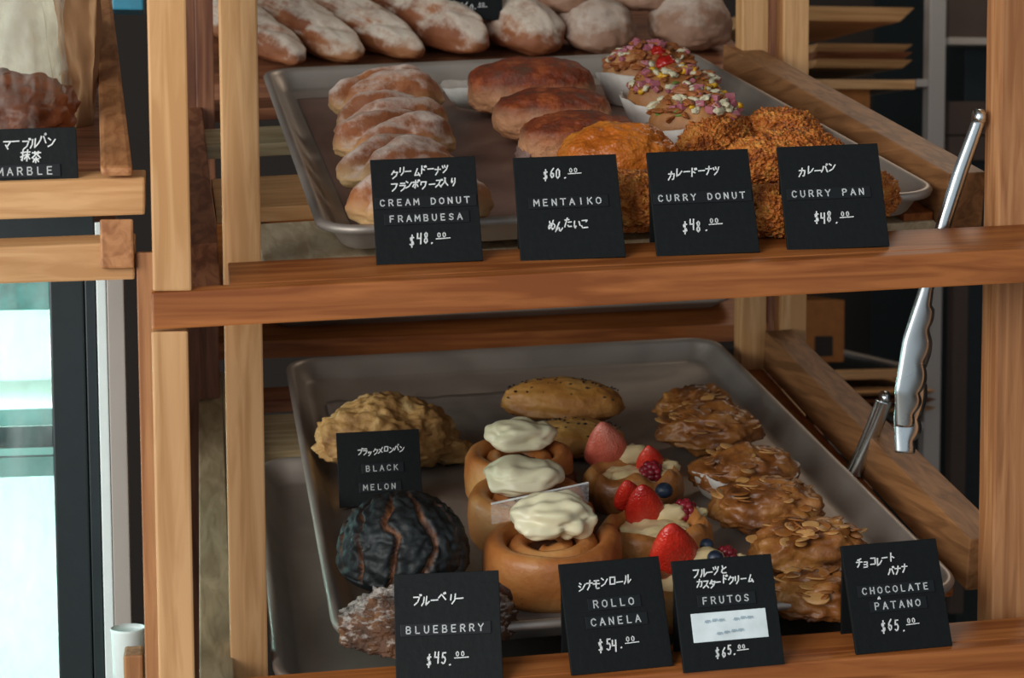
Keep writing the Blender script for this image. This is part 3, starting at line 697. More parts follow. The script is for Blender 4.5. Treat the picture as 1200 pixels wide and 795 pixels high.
# ------------------------------------------------------------------ handwriting
G = {
 'ク': [[(4, 10), (1, 5.5)], [(3.2, 8), (9, 8), (7.5, 3.5), (3, 0)]], 'リ': [[(2.5, 9.5), (2.5, 4)], [(7.5, 10), (7.5, 4), (4.5, 0)]],
 'ー': [[(1, 5), (9, 5.3)]], 'ム': [[(5, 10), (2, 1.5), (9, 2.2)], [(6.8, 4.5), (9.3, .5)]],
 'ド': [[(3, 10), (3, 0)], [(3, 6.5), (7, 4.5)], [(6.3, 9.5), (7.2, 8)], [(8.2, 10), (9.2, 8.5)]],
 'ナ': [[(1, 7), (9, 7)], [(5.5, 10), (5, 4), (2.5, 0)]], 'ツ': [[(1.5, 8.5), (2.7, 6)], [(4.5, 9.3), (5.5, 6.8)], [(9, 9), (7.5, 4), (3.5, 0)]],
 'ッ': [[(2.5, 6), (3.3, 4)], [(4.8, 6.4), (5.6, 4.4)], [(8.2, 6.2), (7, 2.5), (4, 0)]],
 'フ': [[(1, 9), (9, 9), (7, 3.5), (3, 0)]], 'ラ': [[(2, 9.8), (8, 9.8)], [(1, 7), (9, 7), (7, 2.5), (3.5, 0)]],
 'ン': [[(1.5, 9), (4, 7.2)], [(1.8, .5), (6, 2.5), (9.3, 7.5)]],
 'ボ': [[(.5, 7.5), (7.5, 7.5)], [(4.2, 10), (4.2, 0), (3, 1)], [(2.2, 5), (.7, 2)], [(6.2, 5), (7.8, 2)], [(7.6, 10), (8.3, 8.8)], [(9, 10.3), (9.7, 9.1)]],
 'ワ': [[(1.5, 9), (1.5, 5.5)], [(1.5, 9), (8.8, 9), (7.5, 3.5), (4, 0)]],
 'ズ': [[(1.2, 9), (7, 9), (4.8, 4), (.8, .5)], [(4.8, 4), (8.5, .5)], [(7.8, 10), (8.4, 8.9)], [(9.1, 10.2), (9.8, 9.1)]],
 '入': [[(4, 9.8), (5.5, 9.5), (4, 4), (.8, .3)], [(5.2, 7), (6.5, 3), (9.5, .3)]],
 'り': [[(2.8, 9.5), (2.3, 5), (3.2, 4.2), (4, 6)], [(7, 9.8), (7.3, 4.5), (5, 0)]],
 'め': [[(2, 9), (3.5, 4), (5.5, 1.5)], [(6.5, 10), (4.5, 3), (2, 1), (1.2, 3), (3, 6.5), (6.5, 7), (9, 4.5), (8, 1.5), (5.8, .2)]],
 'ん': [[(5, 10), (2, 3), (1, 0), (4, 4.5), (5.5, 3.5), (5.5, .8), (7, .3), (9.3, 3.5)]],
 'た': [[(1, 8), (6, 8.3)], [(3.8, 10), (1.2, .5)], [(5.2, 5.5), (9, 5.7)], [(5, 2.2), (6, .7), (9.3, .8)]],
 'い': [[(2, 9), (2, 3.5), (3.3, 1.5), (4.2, 3.5)], [(7.5, 8.3), (9, 4)]],
 'こ': [[(2, 8.7), (8, 8.9), (6.8, 7.3)], [(1.5, 3), (3, .8), (9, 1)]],
 'カ': [[(1, 7.2), (8.8, 7.2), (8, 1), (6.3, .5)], [(4.8, 10), (4, 5), (1, 0)]], 'レ': [[(2.5, 9.5), (2.5, .8), (6, 2.8), (9, 6.5)]],
 'パ': [[(3.5, 7.5), (2.8, 4), (.8, .8)], [(6, 7.5), (7.5, 4.5), (9.2, .8)], [(8, 10.5), (7.2, 9.7), (8, 8.9), (8.8, 9.7), (8, 10.5)]],
 'バ': [[(3.5, 7.5), (2.8, 4), (.8, .8)], [(6, 7.5), (7.5, 4.5), (9.2, .8)], [(7.2, 10), (7.9, 8.7)], [(8.8, 10.2), (9.5, 8.9)]],
 'ブ': [[(.8, 8), (7.8, 8), (6.2, 3), (2.5, 0)], [(7.8, 10.6), (8.4, 9.5)], [(9.2, 10.6), (9.8, 9.5)]],
 'プ': [[(.8, 8), (7.8, 8), (6.2, 3), (2.5, 0)], [(9, 10.5), (8.2, 9.7), (9, 8.9), (9.8, 9.7), (9, 10.5)]],
 'ル': [[(3, 9), (2.8, 4), (1, .5)], [(6, 9.8), (6, 1), (9.5, 4.5)]],
 'ベ': [[(.6, 4), (3.8, 7.5), (9.5, 2)], [(6.2, 9), (7, 7.7)], [(7.9, 9.5), (8.7, 8.2)]],
 'シ': [[(1.8, 9.3), (3.8, 8)], [(1, 6.2), (3, 5)], [(1.5, .8), (6, 3), (9.3, 7.8)]],
 'モ': [[(2, 9), (8, 9)], [(1, 5.6), (9, 5.6)], [(4.6, 9), (4.6, 1.5), (5.8, .5), (8.8, .7)]],
 'ロ': [[(1.8, 8.5), (1.8, 1), (8.2, 1), (8.2, 8.5), (1.8, 8.5)]],
 'と': [[(3, 9.5), (4, 5.5)], [(8.5, 7.5), (3, 4.8), (2, 2.2), (4, .7), (8.8, .8)]],
 'ス': [[(1.5, 9), (8, 9), (5.5, 4), (.8, .5)], [(5.3, 4), (9.2, .5)]],
 'タ': [[(4, 10), (1, 5.5)], [(3.2, 8), (9, 8), (7.5, 3.5), (3, 0)], [(3.5, 6), (7, 3.7)]],
 'メ': [[(8, 9.8), (5, 4), (1, .3)], [(2.5, 7), (8.5, 1.8)]], 'マ': [[(1, 8.5), (9, 8.5), (5, 3)], [(3.5, 5), (6.5, 1)]],
 'チ': [[(7.5, 10), (2.5, 8.6)], [(.8, 6), (9.2, 6)], [(5.2, 9), (5, 3.5), (2.5, 0)]],
 'ョ': [[(2.5, 6.3), (7.5, 6.3), (7.5, 0), (2.3, 0)], [(2.7, 3.2), (7.5, 3.2)]],
 'コ': [[(1.5, 8.5), (8.5, 8.5), (8.5, 1), (1.2, 1)]], 'ト': [[(3.5, 10), (3.5, 0)], [(3.5, 6.3), (8, 4)]],
 '抹': [[(.5, 7.5), (3.8, 7.8)], [(2.3, 10), (2.3, .5), (1.2, 1.2)], [(.4, 3.5), (3.9, 5)], [(4.6, 8), (9.6, 8)], [(5, 5.6), (9.2, 5.6)], [(7, 10), (7, 0)], [(7, 5.5), (4.4, 1.8)], [(7, 5.5), (9.8, 1.8)]],
 '茶': [[(.8, 9), (9.2, 9)], [(3.2, 10), (3.2, 8)], [(6.8, 10), (6.8, 8)], [(5, 8), (.8, 4.3)], [(5, 8), (9.4, 4.3)], [(2.3, 3.4), (7.8, 3.4)], [(5, 5), (5, 0)], [(3.5, 2.4), (2.3, .8)], [(6.5, 2.4), (7.8, .8)]],
 '^': [[(1.5, 2), (5, 8), (8.5, 2)]],
 '~': [[(0, 4), (2, 7), (3, 3), (5, 7), (6, 3), (8, 6.5), (10, 3.5)]],
 '$': [[(7.2, 8), (5, 8.8), (2.8, 7.6), (3.4, 5.8), (6.6, 4.2), (7.2, 2.3), (5, 1), (2.6, 2)], [(5, 10.4), (5, -.6)]],
 '.': [[(4, .2), (5, .6)]], '4': [[(2.3, 9.5), (2, 5), (7.5, 5)], [(7, 9.5), (7, 0)]],
 '8': [[(6.8, 8.5), (5, 9.6), (3.1, 8.2), (4, 6), (6.6, 3.8), (7, 1.6), (5, .2), (3, 1.5), (3.4, 3.6), (6.5, 6.2), (6.8, 8.5)]],
 '6': [[(6.8, 9.6), (3.5, 6.5), (2.5, 2.8), (4.5, .2), (7, 1.5), (6.8, 4), (4.6, 4.9), (2.8, 3.6)]],
 '0': [[(5, 9.6), (2.6, 7.5), (2.6, 2.3), (5, .2), (7.4, 2.3), (7.4, 7.5), (5, 9.6)]],
 '5': [[(7.2, 9.3), (3.2, 9.3), (3, 5.4), (5.6, 6), (7.4, 3.8), (6.4, .9), (4.4, .2), (2.5, 1.2)]],
 'A': [[(1.5, 0), (5, 10), (8.5, 0)], [(3, 3.6), (7, 3.6)]], 'B': [[(2, 0), (2, 10), (6.5, 10), (7.6, 7.8), (6.4, 5.3), (2, 5.3)], [(6.4, 5.3), (8.2, 2.8), (6.8, 0), (2, 0)]],
 'C': [[(8, 8.2), (6, 10), (3.4, 9.6), (1.8, 6.5), (1.8, 3.5), (3.4, .4), (6, 0), (8, 1.8)]], 'D': [[(2, 0), (2, 10), (5.5, 10), (8.2, 7), (8.2, 3), (5.5, 0), (2, 0)]],
 'E': [[(7.8, 10), (2.2, 10), (2.2, 0), (7.8, 0)], [(2.2, 5.2), (6.8, 5.2)]], 'F': [[(7.8, 10), (2.2, 10), (2.2, 0)], [(2.2, 5.2), (6.8, 5.2)]],
 'H': [[(2, 10), (2, 0)], [(8, 10), (8, 0)], [(2, 5), (8, 5)]], 'I': [[(5, 10), (5, 0)]], 'K': [[(2, 10), (2, 0)], [(8, 10), (2, 4.2)], [(4, 6), (8.3, 0)]],
 'L': [[(2.5, 10), (2.5, 0), (7.8, 0)]], 'M': [[(1.2, 0), (1.6, 10), (5, 3.5), (8.4, 10), (8.8, 0)]], 'N': [[(2, 0), (2, 10), (8, 0), (8, 10)]],
 'O': [[(5, 10), (2, 8), (1.6, 5), (2, 2), (5, 0), (8, 2), (8.4, 5), (8, 8), (5, 10)]], 'P': [[(2, 0), (2, 10), (6.6, 10), (8, 7.6), (6.6, 5), (2, 5)]],
 'R': [[(2, 0), (2, 10), (6.6, 10), (8, 7.6), (6.6, 5), (2, 5)], [(5, 5), (8.2, 0)]], 'S': [[(7.8, 8.4), (5.5, 10), (2.6, 8.8), (2.8, 6.2), (7, 4), (7.6, 1.6), (5, 0), (2, 1.5)]],
 'T': [[(1.2, 10), (8.8, 10)], [(5, 10), (5, 0)]], 'U': [[(2, 10), (2, 2.5), (4, 0), (6, 0), (8, 2.5), (8, 10)]], 'Y': [[(1.5, 10), (5, 5), (8.5, 10)], [(5, 5), (5, 0)]],
}
def stroke_quads(bm, pts, wd, th):
    """a pen stroke lying in the x-z plane, raised by th towards -y"""
    for (x0, z0), (x1, z1) in zip(pts, pts[1:]):
        d = Vector((x1 - x0, 0, z1 - z0)); L = d.length
        if L < 1e-7: continue
        d /= L; nrm = Vector((-d.z, 0, d.x)) * wd / 2; e = d * wd * .4
        a, b = Vector((x0, 0, z0)) - e, Vector((x1, 0, z1)) + e
        t = Vector((0, -th, 0))
        add_hexa(bm, [a - nrm, b - nrm, b + nrm, a + nrm, a - nrm + t, b - nrm + t, b + nrm + t, a + nrm + t])
def line_bm(txt, cx, cz, hgt, adv, wd, slope=.0, jit=.35, th=.0003, rnd=None):
    bm = bmesh.new(); rnd = rnd or random.Random(1)
    n = len(txt); x = cx - adv * n / 2
    for ch in txt:
        if ch in G:
            jx, jz = rnd.uniform(-jit, jit) * hgt * .12, rnd.uniform(-jit, jit) * hgt * .25
            k = hgt / 10; kx = min(k, adv * .92 / 10 * 1.05)
            for st in G[ch]:
                pts = [(x + jx + (px + .15 * pz * (jit > 0)) * kx, cz + jz - hgt / 2 + pz * k + slope * (x - cx)) for px, pz in st]
                stroke_quads(bm, pts, wd, th)
        x += adv
    return bm
def price_bm(txt, cx, cz, hgt, rnd):
    bm = line_bm(txt + '.', cx - hgt * .75, cz, hgt, hgt * .62, .00085, .05, .7, rnd=rnd)
    x = cx - hgt * .75 + (len(txt) + 1) * hgt * .62 / 2 + hgt * .05
    k = hgt * .42 / 10
    for ch in '00':
        for st in G['0']: stroke_quads(bm, [(x + px * k, cz + hgt * .12 + pz * k) for px, pz in st], .00052, .0003)
        x += hgt * .45
    x -= hgt * .9
    stroke_quads(bm, [(x - hgt * .05, cz - hgt * .02), (x + hgt * 1.15, cz + hgt * .02)], .0006, .0003)
    return bm

# ------------------------------------------------------------------ price cards
def card(mt, lean, lines, label, w=.0714, h=.0757, foot=True):
    """lines: (kind, text, x, z, size); x, z as fractions of the card from its lower left"""
    r = empty('price_card', mt, label, 'price card', 'black price cards')
    th = .0026; ca, sa = math.cos(lean), math.sin(lean)
    tilt = Matrix.Rotation(-lean, 4, 'X')           # the face leans back
    f = link('face', box_bm(-w / 2, w / 2, 0, th, 0, h, .0005), M['card'], r, False, tilt)
    if foot:
        # back leaf of the folded stand
        top = Vector((0, sa * h, ca * h)); ft = Vector((0, sa * h + .0085, .004))
        d = (ft - top)
        c = [(-w / 2 + .002, top.y + .0015, top.z - .003), (w / 2 - .002, top.y + .0015, top.z - .003), (w / 2 - .002, top.y + .0035, top.z - .003), (-w / 2 + .002, top.y + .0035, top.z - .003)]
        b = [(-w / 2 + .002, ft.y, ft.z), (w / 2 - .002, ft.y, ft.z), (w / 2 - .002, ft.y + .002, ft.z), (-w / 2 + .002, ft.y + .002, ft.z)]
        link('back_leaf', hexa_bm(b + c, .0004), M['card'], r)
    rnd = random.Random(label)
    up = Matrix.Translation((0, -.00035, 0))
    for kind, txt, fx, fz, sz in lines:
        x, z = (fx - .5) * w, fz * h
        if kind == 'pen':
            o = link('handwriting', line_bm(txt, x, z, sz, sz * .88, .00082, .055, .9, rnd=rnd), M['chalk'], r, False, tilt @ up)
            o['label'] = 'white handwriting'
        elif kind == 'price':
            o = link('handwritten_price', price_bm(txt, x, z, sz, rnd), M['chalk'], r, False, tilt @ up); o['label'] = 'white handwritten price'
        elif kind == 'tape':
            adv = sz * .92; tw = adv * len(txt) / 2 + .003
            tw = min(tw, w / 2 - .001)
            tp = link('label_tape', box_bm(x - tw, x + tw, -.0008, -.0001, z - .0042, z + .0042, .0002), M['tape'], r, False, tilt)
            tp['label'] = 'glossy black embossed label strip'
            e = link('embossed_letters', line_bm(txt, x, z, sz * .70, adv, .00068, 0, 0, rnd=rnd), M['emboss'], tp, False, Matrix.Translation((0, -.0008, 0)))
            e['label'] = 'white embossed letters'
        elif kind == 'sticker':
            s_ = link('sticker', box_bm(x - .0265, x + .0265, -.0007, -.0001, z - .0098, z + .0098, .0002), M['whitelabel'], r, False, tilt)
            s_['label'] = 'white sticker with faded writing'
            for k in (-1, 1):
                link('faded_writing', line_bm('~~~ ~~~' if k > 0 else '~~~~', x, z + k * .0042, .0042, .0050, .0005, .03, .5, rnd=rnd), M['fadedink'], s_, False, Matrix.Translation((0, -.0008, 0)))
    return r
def card_at(zf, u, v, yaw, lean, lines, label):
    # base of the card where its lower edge meets the sloping ledge
    y = 1.17
    for _ in range(30):
        P = onY(u, v, y)
        s_ = zf(P.x, y) + .0006
        # move along the ray until it meets the ledge plane
        y += (P.z - s_) / (.242 + (CAM.z - P.z) / max(.2, P.y)) * .6
    P = onY(u, v, y)
    card(Matrix.Translation((P.x, P.y, zf(P.x, P.y) + .0006)) @ Matrix.Rotation(yaw, 4, 'Z') @ Matrix.Rotation(-.035, 4, 'Y'), lean, lines, label)
U = [
 (ztop, 504, 308, -.06, .38, [('pen', 'クリームドーナツ', .46, .87, .0056), ('pen', 'フランボワーズ入り', .49, .745, .0056), ('tape', 'CREAM DONUT', .5, .575, .0062), ('tape', 'FRAMBUESA', .5, .42, .0062), ('price', '$48', .52, .22, .0078)], 'price card reading CREAM DONUT, leftmost on the upper ledge'),
 (ztop, 672, 303.5, -.09, .40, [('price', '$60', .47, .82, .0074), ('tape', 'MENTAIKO', .5, .545, .0066), ('pen', 'めんたいこ', .47, .33, .0066)], 'price card reading MENTAIKO on the upper ledge'),
 (ztop, 830.5, 298, -.07, .36, [('pen', 'カレードーナツ', .44, .79, .0060), ('tape', 'CURRY DONUT', .5, .545, .0062), ('price', '$48', .48, .28, .0078)], 'price card reading CURRY DONUT on the upper ledge'),
 (ztop, 983, 291, -.11, .34, [('pen', 'カレーパン', .37, .765, .0060), ('tape', 'CURRY PAN', .46, .53, .0064), ('price', '$48', .49, .29, .0078)], 'price card reading CURRY PAN, rightmost on the upper ledge'),
 (zbot, 527, 802.5, -.16, .42, [('pen', 'ブルーベリー', .42, .76, .0066), ('tape', 'BLUEBERRY', .48, .49, .0066), ('price', '$45', .50, .23, .0078)], 'price card reading BLUEBERRY, leftmost on the lower ledge'),
 (zbot, 730, 786.5, .03, .37, [('pen', 'シナモンロール', .42, .80, .0062), ('tape', 'ROLLO', .5, .61, .0068), ('tape', 'CANELA', .5, .45, .0068), ('price', '$54', .50, .24, .0080)], 'price card reading ROLLO CANELA on the lower ledge'),
 (zbot, 861, 784, 0, .32, [('pen', 'フルーツと', .36, .89, .0056), ('pen', 'カスタードクリーム', .50, .79, .0052), ('tape', 'FRUTOS', .5, .62, .0064), ('sticker', '', .5, .385, .007), ('price', '$65', .50, .16, .0066)], 'price card reading FRUTOS with a white sticker on the lower ledge'),
 (zbot, 1060.5, 762.5, .02, .33, [('pen', 'チョコレート', .33, .84, .0056), ('pen', 'バナナ', .55, .73, .0056), ('tape', 'CHOCOLATE', .5, .565, .0062), ('tape', 'PATANO', .5, .42, .0066), ('pen', '^', .31, .492, .0024), ('price', '$65', .50, .23, .0078)], 'price card reading CHOCOLATE PATANO, rightmost on the lower ledge'),
]
for a in U: card_at(*a)
p = BOTM @ Vector((*loc(BOTM, 447, 598, FLOOR_H).xy, FLOOR_H + .004))
card(Matrix.Translation(p) @ Matrix.Rotation(-.05, 4, 'Z') @ Matrix.Rotation(-.03, 4, 'Y'), .22, [('pen', 'ブラックメロンパン', .52, .74, .0050), ('tape', 'BLACK', .54, .50, .0064), ('tape', 'MELON', .5, .25, .0064)], 'price card reading BLACK MELON standing inside the lower pan', w=.0700, h=.063)

# ------------------------------------------------------------------ tongs
def tong_arm(pts, widths, thick, scallop=0, n=80):
    """sprung steel arm: channel shaped strip through pts, widths across, facing the viewer"""
    bm = bmesh.new(); P = [Vector(p) for p in pts]; rows = []; m = 7
    for i in range(n + 1):
        t = i / n * (len(P) - 1); k = min(int(t), len(P) - 2); f = t - k
        p = P[k].lerp(P[k + 1], f); wd = widths[k] * (1 - f) + widths[k + 1] * f
        d = (P[k + 1] - P[k]).normalized(); side = d.cross(Vector((0, 1, 0))).normalized()
        if side.x < 0: side = -side
        fwd = side.cross(d).normalized()
        if fwd.y > 0: fwd = -fwd
        row = []
        for j in range(m):
            a = j / (m - 1) * 2 - 1
            ww = wd / 2
            if scallop and i / n > .55 and a > 0: ww *= 1 + scallop * abs(math.sin(i / n * 30))
            row.append(bm.verts.new(p + side * a * ww + fwd * (1 - a * a) * min(wd, .011) * .28))
        rows.append(row)
    for A, B in zip(rows, rows[1:]):
        for j in range(m - 1): bm.faces.new((A[j], A[j + 1], B[j + 1], B[j]))
    return bm
def tongs(pts, back, widths, label, scallop, base):
    r = empty('tongs', Matrix.Translation(base), label, 'tongs', 'steel serving tongs')
    inv = Vector(base)
    for nm, PP, sc_ in (('arm', pts, scallop), ('arm', back, scallop)):
        o = link(nm, tong_arm([Vector(p) - inv for p in PP], widths, .001, sc_), M['chrome'], r, True)
        md = o.modifiers.new('t', 'SOLIDIFY'); md.thickness = .0010
    c = (Vector(pts[0]) + Vector(back[0])) / 2 - inv
    link('hinge', tube_bm([c + Vector((-.003, 0, .003)), c + Vector((.003, 0, .003))], .006, 12), M['chrome'], r, True)
YT = 1.208
tp = [onY(u, v, y) for u, v, y in ((1147, 142, YT), (1126, 200, YT), (1106, 262, YT), (1085, 340, YT + .006), (1072, 400, YT + .012), (1063, 460, YT + .016), (1058, 500, YT + .02))]
tb = [p + Vector((.006, .014, 0)) for p in tp[:-2]] + [onY(1062, 490, YT + .03), onY(1058, 531, YT + .03)]
tongs(tp, tb, [.0095, .0105, .0105, .0105, .0190, .0200, .012], 'steel serving tongs with scalloped tip hanging at the upper right corner', .42, tuple(tp[2]))
# the second pair stands in the gap between the lower pan and its rail
YL = (BOTM @ loc(BOTM, 1001, 557, -.020)).y
tp = [onY(u, v, y) for u, v, y in ((1038, 471, YL - .03), (1026, 502, YL - .02), (1012, 535, YL - .008), (1001, 557, YL))]
tb = [p + Vector((.002, .011, 0)) for p in tp]
tongs(tp, tb, [.0130, .0130, .0130, .012], 'steel serving tongs leaning on the lower right rail', 0, tuple(tp[2]))

# ------------------------------------------------------------------ bread shelf behind the rack
def pxbox(u0, v0, u1, v1, y, dep, bev=.001, grow=0):
    a, b = onY(u0, v1, y), onY(u1, v0, y)
    return box_bm(a.x, b.x, y, y + dep, a.z, b.z, bev)
YS = 1.985
bs = empty('bread_shelf', Matrix.Translation((.3, 2.2, 0)), 'brown wooden shelf of floured breads standing behind the rack', 'shelf')
BI = bs.matrix_world.inverted()
def bpart(name, bm, m):
    bmesh.ops.transform(bm, matrix=BI, verts=bm.verts); return link(name, bm, m, bs)
SL = .42
def shelf_plane(u0, u1, v, y0, y1, th, m, nm='shelf_board'):
    a, b = onY(u0, v, y0), onY(u1, v - .035 * (u1 - u0), y0)
    dz = (y1 - y0) * SL
    c = [(a.x, y0, a.z - th), (b.x, y0, b.z - th), (b.x, y1, b.z - th + dz), (a.x, y1, a.z - th + dz), (a.x, y0, a.z), (b.x, y0, b.z), (b.x, y1, b.z + dz), (a.x, y1, a.z + dz)]
    bpart(nm, hexa_bm(c), M[m])
    return lambda x, y: a.z + (b.z - a.z) * (x - a.x) / (b.x - a.x) + (y - y0) * SL
zsh = shelf_plane(215, 885, 101, YS, YS + .42, .022, 'redX')
zsl = shelf_plane(215, 900, 403, YS, YS + .40, .020, 'brownX')
for x in (onY(215, 84, YS).x - .03, onY(900, 84, YS).x + .002):
    bpart('upright', box_bm(x, x + .028, YS, YS + .03, 0, 1.9), M['redZ'])
    bpart('upright', box_bm(x, x + .028, YS + .38, YS + .41, 0, 1.9), M['redZ'])
# empty pan on the lower shelf behind
P = onY(590, 396, YS + .02)
zz = lambda x, y: zsl(x, y)
T3 = Matrix.Translation((P.x, YS + .192, zz(P.x, YS + .192) + .0238)) @ Matrix.Rotation(-.030, 4, 'Y') @ Matrix.Rotation(math.atan(SL), 4, 'X')
pan(T3, .56, .40, 'empty aluminium pan on the shelf behind, seen under the upper board')
# breads lying on it
def shelf_spot(u, v, rz, lift=.0):
    y = YS + .06
    for _ in range(40):
        Pp = onY(u, v, y); y += (Pp.z - zsh(Pp.x, y) - .012) / (SL + (CAM.z - Pp.z) / Pp.y + .02) * .5
        y = max(YS + .05, min(YS + .36, y))
    Pp = onY(u, v, y)
    return Matrix.Translation((Pp.x, y, zsh(Pp.x, y) + .001 + lift)) @ Matrix.Rotation(math.atan(SL), 4, 'X') @ Matrix.Rotation(rz, 4, 'Z')
def bagu(d, p, off):
    a = fr(d + off, 2.0) * .004
    if d.z > .2: a -= .006 * max(0, math.sin(d.y * 16 + d.x * 5)) ** 6
    return a
def lie(u, v, back, th, front, lift=0.0):
    # a loaf whose near end rests at pixel (u, v) just inside the shelf front, pointing back and to the left
    P_ = onY(u, v, YS + front); x_, y_ = P_.x - math.sin(th) * back, YS + front + math.cos(th) * back
    return Matrix.Translation((x_, y_, zsh(x_, y_) + .001 + lift)) @ Matrix.Rotation(math.atan(SL), 4, 'X') @ Matrix.Rotation(th, 4, 'Z')
for i, (u, v, L, wv, th, lab) in enumerate([
        (352, 78, .150, .0305, .50, 'floured baguette at the left, partly behind the inner post'),
        (420, 75, .155, .0320, .50, 'floured baguette second from the left'),
        (490, 70, .150, .0310, .48, 'floured baguette between its neighbours, third from the left'),
        (563, 66, .145, .0410, .42, 'large pale floured baguette under the small black card')]):
    o = link('baguette', blob_bm(wv, L, wv * 1.0, 5, bagu, .6, .9, i + 3), M['baguette'], smooth=True, mat4=lie(u, v, L * .98, th, .015))
    tag(o, lab, 'bread', 'floured baguettes on the back shelf')
for i, (u, v, sx, sy, th, fr0, lift, lab) in enumerate([
        (646, 62, .043, .075, .35, .015, 0, 'floured loaf pointing forward, just right of the large baguette'),
        (726, 62, .044, .055, .3, .015, 0, 'pale floured round loaf just behind the rearmost topped bun'),
        (826, 58, .050, .054, .1, .015, 0, 'large grey floured round loaf beside the rear post'),
        (680, 34, .046, .050, .2, .050, .034, 'floured round loaf resting on top of two loaves at the top edge'),
        (773, 32, .052, .050, .1, .050, .034, 'grey floured round loaf at the top edge, above the gap between two loaves')]):
    o = link('round_loaf', blob_bm(sx, sy, sx * .86, 5, lambda d, p, off: fr(d + off, 1.8) * .004, .6, 1, i + 20), M['campagne'] if i else M['baguette'], smooth=True, mat4=lie(u, v, sy, th, fr0, lift))
    tag(o, lab, 'bread', 'round floured loaves on the back shelf')
Pc = onY(556, 23, YS + .05)
card(Matrix.Translation((Pc.x, Pc.y, Pc.z)), .15, [('price', '$60', .5, .25, .009)], 'small black price card propped on the floured breads', w=.067, h=.06)

# ------------------------------------------------------------------ side rack on the left
LY = 1.19
sr = empty('side_rack', Matrix.Translation((-.15, 1.4, 0)), 'wooden side rack at the left holding bagged bread', 'rack')
LI = sr.matrix_world.inverted()
def lpart(name, bm, m):
    bmesh.ops.transform(bm, matrix=LI, verts=bm.verts); return link(name, bm, M[m], sr)
def lrail(u0, v0, u1, v1, w0, w1, y, dep, m, nm):
    a, b = onY(u0, v0, y), onY(u1, v1, y); a2, b2 = onY(u0, v0 + w0, y), onY(u1, v1 + w1, y)
    c = [a2, b2, b2 + Vector((0, dep, dep * .24)), a2 + Vector((0, dep, dep * .24)), a, b, b + Vector((0, dep, dep * .24)), a + Vector((0, dep, dep * .24))]
    lpart(nm, hexa_bm(c, .0015), m)
lrail(-180, 220, 170, 208, 44, 44, LY, .024, 'tanX', 'front_board')
lrail(-180, 297, 158, 284, 42, 44, LY, .024, 'tanX', 'front_board')
def lside(u0, u1, v0, v1, m):
    a, b = onY(u0, v1, LY - .004), onY(u1, v0, LY - .004); dep = .46; dz = dep * .30
    c = [(a.x, LY - .004, a.z), (b.x, LY - .004, a.z), (b.x + .003, LY + dep, a.z + dz), (a.x + .003, LY + dep, a.z + dz), (a.x, LY - .004, b.z), (b.x, LY - .004, b.z), (b.x + .003, LY + dep, b.z + dz), (a.x + .003, LY + dep, b.z + dz)]
    return c
def lside_bm(u0, u1, v0, v1): return hexa_bm(lside(u0, u1, v0, v1, None), .004)
# side rails butt against the boards from behind; their front ends stand proud
def tall_rail(u0, u1, v0, v1, ub0, ub1, vb, dep):
    a, b = onY(u0, v1, LY - .005), onY(u1, v1, LY - .005); t = onY(u0, v0, LY - .005).z - a.z
    A, B = onY(ub0, vb, LY + dep), onY(ub1, vb, LY + dep); U_ = Vector((0, 0, t))
    return hexa_bm([a, b, B, A, a + U_, b + U_, B + U_, A + U_], .003)
lpart('side_rail', tall_rail(118, 156, 196, 207.5, 112, 128, -20, .52), 'roseY')
a, b = onY(118, 315, LY - .005), onY(156, 257, LY - .005)
lpart('rail_end', box_bm(a.x, b.x, LY - .005, LY - .0005, a.z, b.z, .0015), 'roseY')
a = onY(159, 300, 1.18); lpart('post', box_bm(a.x, a.x + .0115, 1.190, 1.213, 0, onY(165, 296, 1.19).z, .001), 'roseZ')
a = onY(-170, 300, 1.22); lpart('post', box_bm(a.x - .02, a.x + .006, 1.2145, 1.24, 0, 1.75, .001), 'redZ')
# slatted bottom of its tier
a, b = onY(-175, 205, LY), onY(118, 205, LY)
c = []
za = onY(0, 212, LY).z
lpart('shelf_board', hexa_bm([(a.x, LY + .025, za - .012), (b.x, LY + .025, za - .012), (b.x, LY + .33, za + .07), (a.x, LY + .33, za + .07), (a.x, LY + .025, za), (b.x, LY + .025, za), (b.x, LY + .33, za + .082), (a.x, LY + .33, za + .082)], .001), 'redX')
zl = lambda y: za + (y - LY - .025) * (.082 / .305)
